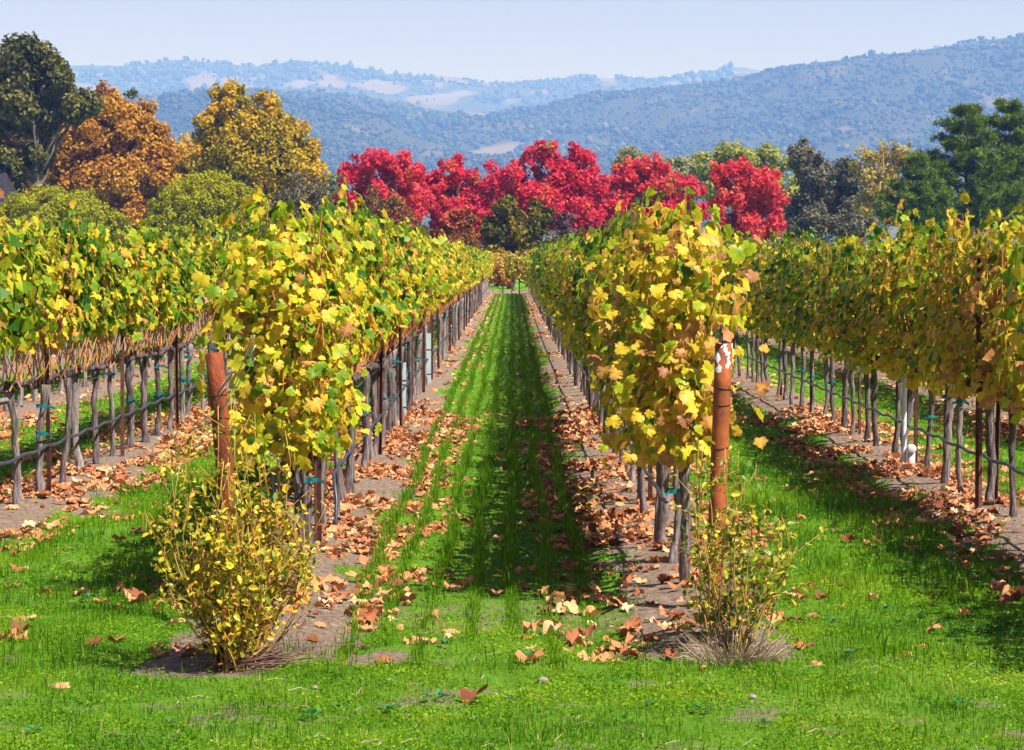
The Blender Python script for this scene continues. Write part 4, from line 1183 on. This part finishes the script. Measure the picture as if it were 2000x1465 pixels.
def rose_bush(loc, label, stems, height, spread, nleaf, nsep, seed, size, lmean, lean=(0, 0), bare_low=0.1, lsp=0.2):
    rng = np.random.default_rng(seed)
    root = tag(empty("rose_bush", loc), label, "rose bush")
    P, lf, D = [], [], []
    for s in range(stems):
        a = rng.random() * 2 * PI; rr = rng.random() ** 0.6
        tip = np.array([math.cos(a) * spread * rr + lean[0], math.sin(a) * spread * rr * 0.8 + lean[1], height * rng.uniform(0.48, 1.05) * (1 - 0.15 * rr)])
        b = np.array([rng.normal() * 0.05, rng.normal() * 0.05, -0.03])
        t = np.linspace(0, 1, 9)
        Pc = b + (tip - b) * t[:, None] + np.column_stack([np.sin(t * PI) * (tip[0] - b[0]) * 0.45, np.sin(t * PI) * (tip[1] - b[1]) * 0.45, 0 * t]) + np.cumsum(rng.normal(size=(9, 3)) * 0.010, 0)
        mb = MB(); V, T, Q = tube(Pc, np.linspace(0.0048, 0.0018, 9) * rng.uniform(0.8, 1.2), 5); mb.add(V, T, Q)
        # side twigs, part of the stem
        ends = [Pc]
        for k in range(int(rng.integers(4, 8))):
            t0 = rng.uniform(0.2, 0.9); a0 = np.array([np.interp(t0, t, Pc[:, j]) for j in range(3)])
            e = a0 + np.array([rng.normal() * 0.09, rng.normal() * 0.09, rng.uniform(0.04, 0.2)]); mid = (a0 + e) / 2 + rng.normal(size=3) * 0.012
            tw = np.array([a0, mid, e]); V, T, Q = tube(tw, [0.0022, 0.0018, 0.0012], 4); mb.add(V, T, Q); ends.append(tw)
        obj("stem", mb.mesh("stem", M["rose_stem"], True), root)
        per = nleaf // stems
        for q in range(per):
            e = ends[rng.integers(len(ends))] if rng.random() < 0.85 else Pc
            u = rng.uniform(0, 1) if len(e) < 9 else rng.uniform(bare_low, 1)
            tt = np.linspace(0, 1, len(e)); p = np.array([np.interp(u, tt, e[:, j]) for j in range(3)])
            P.append(p + rng.normal(size=3) * 0.018); lf.append(np.clip(lmean + rng.normal() * lsp - 0.18 * (p[2] / height - 0.4), 0.02, 0.98))
    P = np.array(P); lf = np.array(lf); k = len(P)
    Nn = unit(rng.normal(size=(k, 3)) + np.array([0, -0.3, 0.7])); sz = rng.uniform(0.6, 1.35, k) * size
    order = np.argsort(P[:, 1] - 0.25 * rng.random(k)); sep, rest = order[:nsep], order[nsep:]
    V, T, A, E = place_leaves(RLT, P[rest], Nn[rest], sz[rest], lf[rest], rng, 0.2)
    tag(obj("foliage", mesh_np("foliage", V, T, M["rose_leaf"], {"lf": A}), root), kind="stuff")
    S, T_, N_ = leaf_frames(P[sep], Nn[sep], rng, 0.2)
    for i, q in enumerate(sep):
        o = bpy.data.objects.new("leaf", RLM); s = sz[q] * 1.12
        o.matrix_local = Matrix(((S[i, 0] * s, T_[i, 0] * s, N_[i, 0] * s, P[q, 0]), (S[i, 1] * s, T_[i, 1] * s, N_[i, 1] * s, P[q, 1]), (S[i, 2] * s, T_[i, 2] * s, N_[i, 2] * s, P[q, 2]), (0, 0, 0, 1)))
        o["lf"] = float(lf[q]); link(o, root)
    return root

bl = px(450, 1312, F * CH / (1312 - 505.0))
bush = rose_bush((bl[0], bl[1], 0.0), "big upright rose bush with dense yellow leaves around the leaning post", 52, 1.2, 0.31, 3900, 270, 31, 0.030, 0.58, lean=(0.02, 0.05), lsp=0.28)
mb = MB(); rng = np.random.default_rng(32)           # woody crown and dead twigs at its foot
for q in range(5):
    P = np.array([[rng.normal() * 0.03, rng.normal() * 0.03, -0.04], [rng.normal() * 0.04, rng.normal() * 0.03, 0.06], [rng.normal() * 0.06, rng.normal() * 0.04, 0.16]])
    V, T, Q = tube(P, [0.022, 0.018, 0.010], 7, True, 0.1, rng); mb.add(V, T, Q)
obj("woody_base", mb.mesh("woody_base", M["cordon"], True), bush)
for q in range(26):
    a = rng.uniform(-0.5, 0.5); L = rng.uniform(0.15, 0.42)
    st = np.array([rng.normal() * 0.05 + 0.05, rng.normal() * 0.06 - 0.03, rng.uniform(0.0, 0.06)])
    e = st + np.array([L * math.cos(a), -0.2 * L * abs(math.sin(a)) + 0.06 * rng.normal(), rng.uniform(-0.02, 0.10) * L * 3])
    e[2] = max(e[2], 0.01)
    V, T, Q = tube(np.array([st, (st + e) / 2 + rng.normal(size=3) * 0.015, e]), [0.0032, 0.0026, 0.0012], 4)
    obj("dead_twig", MB().add(V, T, Q).mesh("dead_twig", M["twig"], True), bush)
V, T, Q = tube(np.array([[0.12, 0.0, 0.03], [0.25, 0.1, 0.17], [0.40, 0.2, 0.33]]), [0.004, 0.0035, 0.0015], 4); obj("dead_twig", MB().add(V, T, Q).mesh("dead_twig", M["twig"], True), bush)

br = px(1420, 1292, F * CH / (1292 - 505.0))
bush2 = rose_bush((br[0], br[1], 0.0), "sparse leggy rose bush growing around the white-topped post", 24, 1.12, 0.27, 1300, 200, 33, 0.032, 0.34, lean=(0.05, 0.1), lsp=0.26)

# dry straw tuft at its foot
rng = np.random.default_rng(34)
tuft = tag(empty("dry_grass_tuft", (br[0] + 0.02, br[1] - 0.08, 0.0)), "dead straw-coloured grass tuft at the foot of the white-topped post", "grass tuft")
k = 380
a = rng.random(k) * 2 * PI; rr = rng.random(k) ** 0.7 * 0.15
b0 = np.column_stack([np.cos(a) * rr, np.sin(a) * rr * 0.6, np.full(k, -0.01)])
dr_ = unit(np.column_stack([np.cos(a) * 0.7 + rng.normal(size=k) * 0.35, np.sin(a) * 0.6 + rng.normal(size=k) * 0.3, rng.uniform(0.25, 1.2, k)]))
ln = rng.uniform(0.08, 0.24, k)[:, None]; sd = unit(np.cross(dr_, [0, -1, 0.2])) * 0.0022
mid = b0 + dr_ * ln * 0.55 + rng.normal(size=(k, 3)) * 0.01; tip = b0 + dr_ * ln + np.column_stack([np.zeros(k), np.zeros(k), -0.3 * ln[:, 0] * rng.random(k)])
V = np.stack([b0 - sd, b0 + sd, mid - sd, mid + sd, tip], 1).reshape(-1, 3); kk = np.arange(k)[:, None] * 5
tag(obj("blades", mesh_np("blades", V, [np.concatenate([kk + [2, 3, 4]]), kk + [0, 1, 3, 2]], M["straw"], {"lf": np.repeat(np.clip(rng.normal(size=k) * 0.25 + 0.5, 0, 1), 5)}), tuft), kind="stuff")
for q in range(9):
    x0 = rng.uniform(-0.12, 0.12); P = np.array([[x0, -0.02, 0], [x0 + rng.normal() * 0.04, -0.03, rng.uniform(0.15, 0.3)], [x0 + rng.normal() * 0.09, -0.04, rng.uniform(0.35, 0.5)]])
    V, T, Q = tube(P, [0.0025, 0.002, 0.0012], 4); obj("straw_stalk", MB().add(V, T, Q).mesh("straw_stalk", M["straw"], True), tuft)

# ------------------------------------------------------------------ fallen leaves
def inframe(x, y, margin=0.004):
    return (np.abs(x / y) < 0.2 + margin)
rf = np.random.default_rng(81)
def crumpled(outline):
    V, T, E = leaf_template(outline, rf, 0.3, 0.10)
    a = rf.random() * PI; u = V[:, 0] * math.cos(a) + (V[:, 1] - 0.35) * math.sin(a)
    V[:, 2] += np.abs(u + rf.normal() * 0.2) * rf.uniform(0.05, 0.55) + 0.08 * np.sin(6 * (V[:, 0] * math.sin(a) - V[:, 1] * math.cos(a)) + rf.random() * 6)
    V[:, :2] *= rf.uniform(0.78, 1.0, 2)
    return V, T, E
FLT = [crumpled(OUT20) for _ in range(12)]
FLM = [mesh_np("fallen_leaf", a, b, M["fallen"], {"edge": c}, smooth=True) for a, b, c in FLT]
cx, cy = [], []
def scatter(n_, x0, x1, y0, y1, accept):
    x = rf.uniform(x0, x1, n_); y = y0 + (y1 - y0) * rf.random(n_)
    k_ = accept(x, y) > rf.random(n_)
    cx.append(x[k_]); cy.append(y[k_])
def strip(x, y):
    d = row_dist(x); side = row_side(x)
    cl = fbm(x * 2.4, y * 1.2, 21)
    w = np.exp(-((side - 0.50) / 0.20) ** 2) * 1.0 + np.exp(-((side + 0.52) / 0.24) ** 2) + 0.85 * np.exp(-(d / 0.3) ** 2) + 0.05
    return np.clip(w * sstep(0.36, 0.66, cl) * 1.5, 0, 1) * (1 - 0.75 * ((np.abs(x + 1.3) < 0.8) & (y < 12.6))) * (1 - 0.8 * ((x > 1.05) & (x < 2.2) & (y < 13.2))) * headland(x, y) * inframe(x, y)
scatter(3600, -6, 6, 11.3, 16, strip)
scatter(34000, -6, 6, 16, 30, strip)
scatter(62000, -14, 14, 30, 129, strip)
scatter(900, -4, 4, 9.4, 30, lambda x, y: 0.55 * inframe(x, y) * np.where(y < 11.2, 0.16, np.where(y < 18, 0.9, 0.3)))
fx, fy = np.concatenate(cx), np.concatenate(cy)
order = np.argsort(fy); fx, fy = fx[order], fy[order]
nf = len(fx)
fz = ground_z(fx, fy) + 0.004 + 0.014 * rf.random(nf)
fs = rf.uniform(0.045, 0.092, nf) * np.where(fy > 40, 1.1, 1.0)
flv = np.clip(rf.normal(size=nf) * 0.22 + 0.35 + (rf.random(nf) < 0.05) * 0.45, 0.02, 0.99)
ang = rf.random(nf) * 2 * PI
def where_label(x, y, v, sz):
    near = row_dist(np.array([x]))[0] < 0.72
    look = ("dark brown" if v < 0.25 else "orange" if v < 0.45 else "tan" if v < 0.68 else "pale" if v < 0.88 else "yellow")
    look = ("large " if sz > 0.078 else "small " if sz < 0.058 else "") + look + " leaf"
    side = "left" if float(row_side(x)) < 0 else "right"
    if y < 11.4: return look + " on open grass, " + ("left of the big rose bush" if x < -1.4 else "before the big rose bush" if x < -0.9 else "at the lane mouth" if x < 0.8 else "right of the straw tuft")
    k = max(1, int(round((y - Y0) / DY)) + 1)
    at = ", by its %s vine" % ordinal(k) if y > Y0 - 0.45 else ", well before the post" if y < 11.9 else ", just before the post" if y < 12.5 else ", level with the post" if y < 12.95 else ", just behind the post"
    if near and x < -2.3: return look + " under the second row left of lane" + at
    if near and x < 0: return look + " in litter %s of leaning post's row" % side + at
    if near and x < 2.2: return look + " in litter %s of white-topped post's row" % side + at
    if near: return look + " under the second row right of lane" + at
    if x < -1.3: return look + " on grass left of the leaning post's row" + at
    if x < 1.1: return look + " among seeded lines of middle lane" + at.replace("its", "its rows'")
    return look + " on grass right of the white-topped post's row" + at
NSEP = 300
for i in range(NSEP):
    o = bpy.data.objects.new("fallen_leaf", FLM[rf.integers(10)])
    o.location = (fx[i], fy[i], fz[i] + 0.004); s = fs[i] * 1.08; o.scale = (s, s, s * rf.uniform(0.8, 1.5))
    o.rotation_euler = (rf.normal() * 0.16 + (PI if rf.random() < 0.4 else 0), rf.normal() * 0.16, ang[i]); o["lf"] = float(flv[i])
    link(o); tag(o, where_label(fx[i], fy[i], flv[i], fs[i]), "fallen leaf", "fallen leaves on the ground")
r_ = np.arange(NSEP, nf)
Nn = unit(np.column_stack([rf.normal(size=len(r_)) * 0.22, rf.normal(size=len(r_)) * 0.22, np.where(rf.random(len(r_)) < 0.4, -1.0, 1.0)]))
nearr = fy[r_] < 32
mb = MB(); VV, TT, AA, EE, off = [], [], [], [], 0
for sel, tm in ((r_[nearr], FLT), (r_[~nearr], [crumpled(OUT8) for _ in range(8)])):
    q = sel - NSEP
    V, T, A, E = place_leaves(tm, np.column_stack([fx[sel], fy[sel], fz[sel]]), Nn[q], fs[sel], flv[sel], rf, 0.0)
    VV.append(V); TT.append(T + off); AA.append(A); EE.append(E); off += len(V)
o = obj("fallen_leaves", mesh_np("fallen_leaves", np.concatenate(VV), np.concatenate(TT), M["fallen"], {"lf": np.concatenate(AA), "edge": np.concatenate(EE)}))
tag(o, "carpet of tan fallen leaves strewn beneath the vine rows", "fallen leaves", None, "stuff")
add_single_leaf("dry_leaf", (rp.location.x + (1412 - 1390) * dr / F - 0.0, dr - 0.01, 1.405), 0.35, "rust-coloured dry leaf caught on top of the white-topped post", "leaf", 0.075, (1.2, 0.4, 0.8), FLM[2])

# ------------------------------------------------------------------ grass
rg = np.random.default_rng(91)
GV, GT, GA, goff = [], [], [], 0
def blades(x, y, h, w, lf, lean=0.35, tri=False):
    global goff
    n_ = len(x)
    z = ground_z(x, y) - 0.004
    a = rg.random(n_) * 2 * PI; ln = rg.normal(size=n_) * lean * h
    la = rg.random(n_) * 2 * PI
    sx, sy = np.cos(a) * w / 2, np.sin(a) * w / 2
    bx, by = np.cos(la) * ln, np.sin(la) * ln
    p0 = np.column_stack([x - sx, y - sy, z]); p1 = np.column_stack([x + sx, y + sy, z])
    tp = np.column_stack([x + bx, y + by, z + h * np.sqrt(np.clip(1 - (ln / h) ** 2 * 0.6, 0.1, 1))])
    if tri:
        V = np.stack([p0, p1, tp], 1); k = np.arange(n_)[:, None] * 3
        T = k + [0, 1, 2]; m_ = 3
    else:
        mx_ = np.column_stack([x + bx * 0.35, y + by * 0.35, z + h * 0.6])
        sv = np.column_stack([sx, sy, 0 * sx]) * 0.75
        V = np.stack([p0, p1, mx_ - sv, mx_ + sv, tp], 1); k = np.arange(n_)[:, None] * 5
        T = np.concatenate([k + [0, 1, 3], k + [0, 3, 2], k + [2, 3, 4]]); m_ = 5
    GV.append(V.reshape(-1, 3)); GT.append(T + goff); GA.append(np.repeat(np.clip(lf, 0.01, 0.99), m_)); goff += n_ * m_

def field(n_, y0, y1, hmin, hmax, w, dens_fn, tri=False, xr=None, lmean=0.52):
    # uniform over the visible wedge
    y = np.sqrt(y0 ** 2 + (y1 ** 2 - y0 ** 2) * rg.random(n_)); x = (rg.random(n_) * 2 - 1) * 0.206 * y
    if xr: k = (x > xr[0]) & (x < xr[1]); x, y = x[k], y[k]
    k = dens_fn(x, y) > rg.random(len(x)); x, y = x[k], y[k]
    t = fbm(x * 2.1, y * 2.1, 5, 3)
    h = (hmin + (hmax - hmin) * rg.random(len(x)) ** 1.5) * (0.65 + 0.7 * t)
    lf = lmean + 0.75 * (fbm(x * 1.1, y * 1.1, 6, 3) - 0.5) + 0.4 * (fbm(x * 4, y * 4, 7, 2) - 0.5) + rg.normal(size=len(x)) * 0.13 + (rg.random(len(x)) < 0.03) * 0.35
    blades(x, y, h, w * rg.uniform(0.7, 1.3, len(x)), lf, 0.4, tri)

def green(x, y):
    s = soil_mask(x, y); tuft = fbm(x * 5, y * 5, 14, 3)
    lane = np.where((np.abs(x + 0.2) < 0.75) & (y > 11.4) & (y < 24), 0.40, 1.0)
    return np.clip((1 - s) ** 1.5 * (0.35 + 1.3 * sstep(0.32, 0.62, tuft)), 0, 1) * lane + 0.05 * (tuft > 0.6)
def leaflets(n_, y0, y1, sz, dens_fn):
    """small rounded leaves of chickweed and clover close to the soil"""
    global goff
    y = np.sqrt(y0 ** 2 + (y1 ** 2 - y0 ** 2) * rg.random(n_)); x = (rg.random(n_) * 2 - 1) * 0.206 * y
    k = dens_fn(x, y) > rg.random(n_); x, y = x[k], y[k]; n_ = len(x)
    P = np.column_stack([x, y, ground_z(x, y) + 0.004 + 0.022 * rg.random(n_) ** 1.5])
    Nn = unit(np.column_stack([rg.normal(size=n_) * 0.5, rg.normal(size=n_) * 0.5, np.ones(n_)]))
    lf = 0.55 + 0.75 * (fbm(x * 1.1, y * 1.1, 6, 3) - 0.5) + 0.4 * (fbm(x * 4, y * 4, 7, 2) - 0.5) + 0.12 * rg.normal(size=n_)
    V, T, A = leaf_cloud(P, Nn, sz * rg.uniform(0.6, 1.4, n_), np.clip(lf, 0.05, 0.93), rg, 1.1)
    GV.append(V); GT.append(T + goff); GA.append(A); goff += len(V)
def moss(x, y):
    s = soil_mask(x, y); t = fbm(x * 3.3, y * 3.3, 27, 4)
    return np.clip((1 - s) ** 1.3 * sstep(0.30, 0.58, t), 0, 1) + 0.04
leaflets(120000, 9.2, 14, 0.010, moss)
leaflets(90000, 14, 26, 0.016, moss)
leaflets(70000, 26, 60, 0.032, moss)
field(75000, 9.2, 13.2, 0.014, 0.042, 0.0034, green)
field(70000, 13.2, 20, 0.020, 0.055, 0.0045, green)
field(60000, 20, 36, 0.025, 0.06, 0.008, green, True)
field(90000, 36, 129.4, 0.04, 0.09, 0.018, green, True)
# long blades in the side lanes
side_l = lambda x, y: np.where((x < -1.75) | (x > 1.65), 1.0, 0.0) * (1 - soil_mask(x, y)) * sstep(0.35, 0.65, fbm(x * 2.4, y * 1.4, 17)) * sstep(10.6, 11.8, y)
field(60000, 10.6, 22, 0.05, 0.125, 0.0050, side_l, False, None, 0.38)
field(40000, 22, 60, 0.05, 0.12, 0.0095, side_l, True, None, 0.38)
# tall loose blades on the headland
field(7000, 9.2, 11.8, 0.04, 0.10, 0.0042, lambda x, y: sstep(0.45, 0.7, fbm(x * 3, y * 3, 19)), False, None, 0.42)
field(2600, 9.2, 12.5, 0.03, 0.08, 0.0032, lambda x, y: 0.25 + 0.75 * sstep(0.5, 0.7, fbm(x * 2, y * 2, 29)), False, None, 1.0)
o = obj("grass", mesh_np("grass", np.concatenate(GV), np.concatenate(GT), M["grass"], {"lf": np.concatenate(GA)}))
tag(o, "short bright green grass covering the lanes and headland", "grass", None, "stuff")

# seeded lines of young cereal in the middle lane
GV, GT, GA, goff = [], [], [], 0
for lx in (-0.79, -0.61, -0.41, -0.21, 0.0, 0.20, 0.39):
    for (y0, y1, per_m, w, tri) in ((11.2, 24, 230, 0.0052, False), (24, 60, 65, 0.010, True), (60, 129.4, 22, 0.020, True)):
        n_ = int((y1 - y0) * per_m)
        y = rg.uniform(y0, y1, n_); x = lx + rg.normal(size=n_) * 0.022 + 0.02 * np.sin(y * 0.7 + lx * 9)
        k = fbm(y * 2.2, y * 0 + lx * 31, 23) + 0.25 * sstep(11, 16, y) > 0.42 + 0.2 * rg.random(n_)
        x, y = x[k], y[k]
        h = rg.uniform(0.03, 0.105, len(x)) * (0.7 + 0.5 * sstep(11.5, 18, y))
        blades(x, y, h, w * rg.uniform(0.7, 1.3, len(x)), 0.45 + 0.15 * rg.normal(size=len(x)), 0.48, tri)
o = obj("seeded_grass", mesh_np("seeded_grass", np.concatenate(GV), np.concatenate(GT), M["grass"], {"lf": np.concatenate(GA)}))
tag(o, "drilled lines of dark green young cereal down the middle lane", "grass", None, "stuff")

# straw bits and twigs on the ground
rq = np.random.default_rng(95); mb = MB()
for q in range(260):
    y = 9.3 + 8 * rq.random() ** 1.5; x = rq.uniform(-0.2, 0.2) * y; a = rq.random() * PI; L = rq.uniform(0.03, 0.12)
    z = float(ground_z(np.array([x]), np.array([y]))[0]) + rq.uniform(0.008, 0.035)
    P = np.array([[x - math.cos(a) * L / 2, y - math.sin(a) * L / 2, z], [x, y, z + 0.008], [x + math.cos(a) * L / 2, y + math.sin(a) * L / 2, z + rq.normal() * 0.012]])
    V, T, Q = tube(P, [0.0014, 0.0016, 0.001], 3); mb.add(V, T, Q, rq.random())
tag(obj("straw_litter", mb.mesh("straw_litter", M["straw"])), "stray bits of pale straw scattered over the grass", "straw", None, "stuff")

# broad-leaved weeds, one by one
rw = np.random.default_rng(97)
def weed_mesh(seed):
    r = np.random.default_rng(seed); mb = MB()
    for q in range(int(r.integers(5, 9))):
        a = r.random() * 2 * PI; L = r.uniform(0.03, 0.055); W = L * 0.55; el = r.uniform(0.3, 0.9)
        d = np.array([math.cos(a), math.sin(a), el]); d /= np.linalg.norm(d); s = np.cross(d, [0, 0, 1.0]); s /= np.linalg.norm(s); nn = np.cross(s, d)
        b = d * r.uniform(0.01, 0.03)
        pts = [b, b + d * L * 0.3 + s * W * 0.5 + nn * 0.004, b + d * L * 0.75 + s * W * 0.45 + nn * 0.003, b + d * L - nn * 0.008, b + d * L * 0.75 - s * W * 0.45 + nn * 0.003, b + d * L * 0.3 - s * W * 0.5 + nn * 0.004, b + d * L * 0.5]
        mb.add(np.array(pts), [[6, i, (i + 1) % 6] for i in range(6)], None, np.clip(0.5 + r.normal() * 0.25, 0, 1))
    return mb.mesh("weed", M["weed"])
WM = [weed_mesh(40 + i) for i in range(6)]
WP = [(330, 1425, "left"), (610, 1412, "left"), (1265, 1388, "mid"), (1370, 1400, "mid"), (1880, 1390, "right"), (1000, 1378, "mid"), (850, 1375, "mid"), (1620, 1225, "right"), (1725, 1200, "right"),
      (1660, 1290, "right"), (1970, 1300, "right"), (1935, 1330, "right"), (170, 1180, "left"), (230, 1130, "left"), (1030, 1290, "mid"), (870, 1270, "mid"), (745, 1400, "mid"), (1420, 1290, "right"), (60, 1440, "left"), (1490, 1430, "right"), (1790, 1210, "right"), (660, 1395, "mid")]
WP.sort()
for i, (a, b, s) in enumerate(WP):
    d = F * CH / (b - 505.0); p = px(a, b, d)
    o = obj("broadleaf_weed", WM[i % 6], None, (p[0], d, float(ground_z(np.array([p[0]]), np.array([d]))[0]) + 0.012), rw.random() * 6); o.scale = (rw.uniform(0.55, 1.1),) * 3
    tag(o, "%s small blue-green broad-leaved weed from the left, in the grass %s" % (ordinal(i + 1), {"left": "near the big rose bush", "mid": "at the lane mouth", "right": "right of the straw tuft"}[s]), "weed", "broad-leaved weeds in the grass")

# stones and clods
for i, (a, b, sz, lb) in enumerate([(1058, 1337, 0.024, "round pale stone beside a leaf at the mouth of the middle lane"), (920, 1408, 0.016, "small stone in the grass below the middle lane"),
                                    (793, 1405, 0.014, "small stone in the grass right of the big rose bush"), (1466, 1372, 0.020, "dark clod of earth below the straw tuft"),
                                    (612, 1350, 0.016, "small stone on the soil edge right of the big rose bush")]):
    r = np.random.default_rng(60 + i); d = F * CH / (b - 505.0); p = px(a, b, d)
    V = ICO * (1 + 0.10 * r.normal(size=(len(ICO), 1))) * np.array([1.2, 0.9, 0.8]) * sz * 0.8
    o = obj("stone", MB().add(V, ICOT).mesh("stone", M["stone"], True), None, (p[0], d, float(ground_z(np.array([p[0]]), np.array([d]))[0]) + sz * 0.45))
    tag(o, lb, "stone", "stones on the headland")
print("tris", sum(len(m.polygons) for m in bpy.data.meshes), "objects", len(bpy.data.objects))
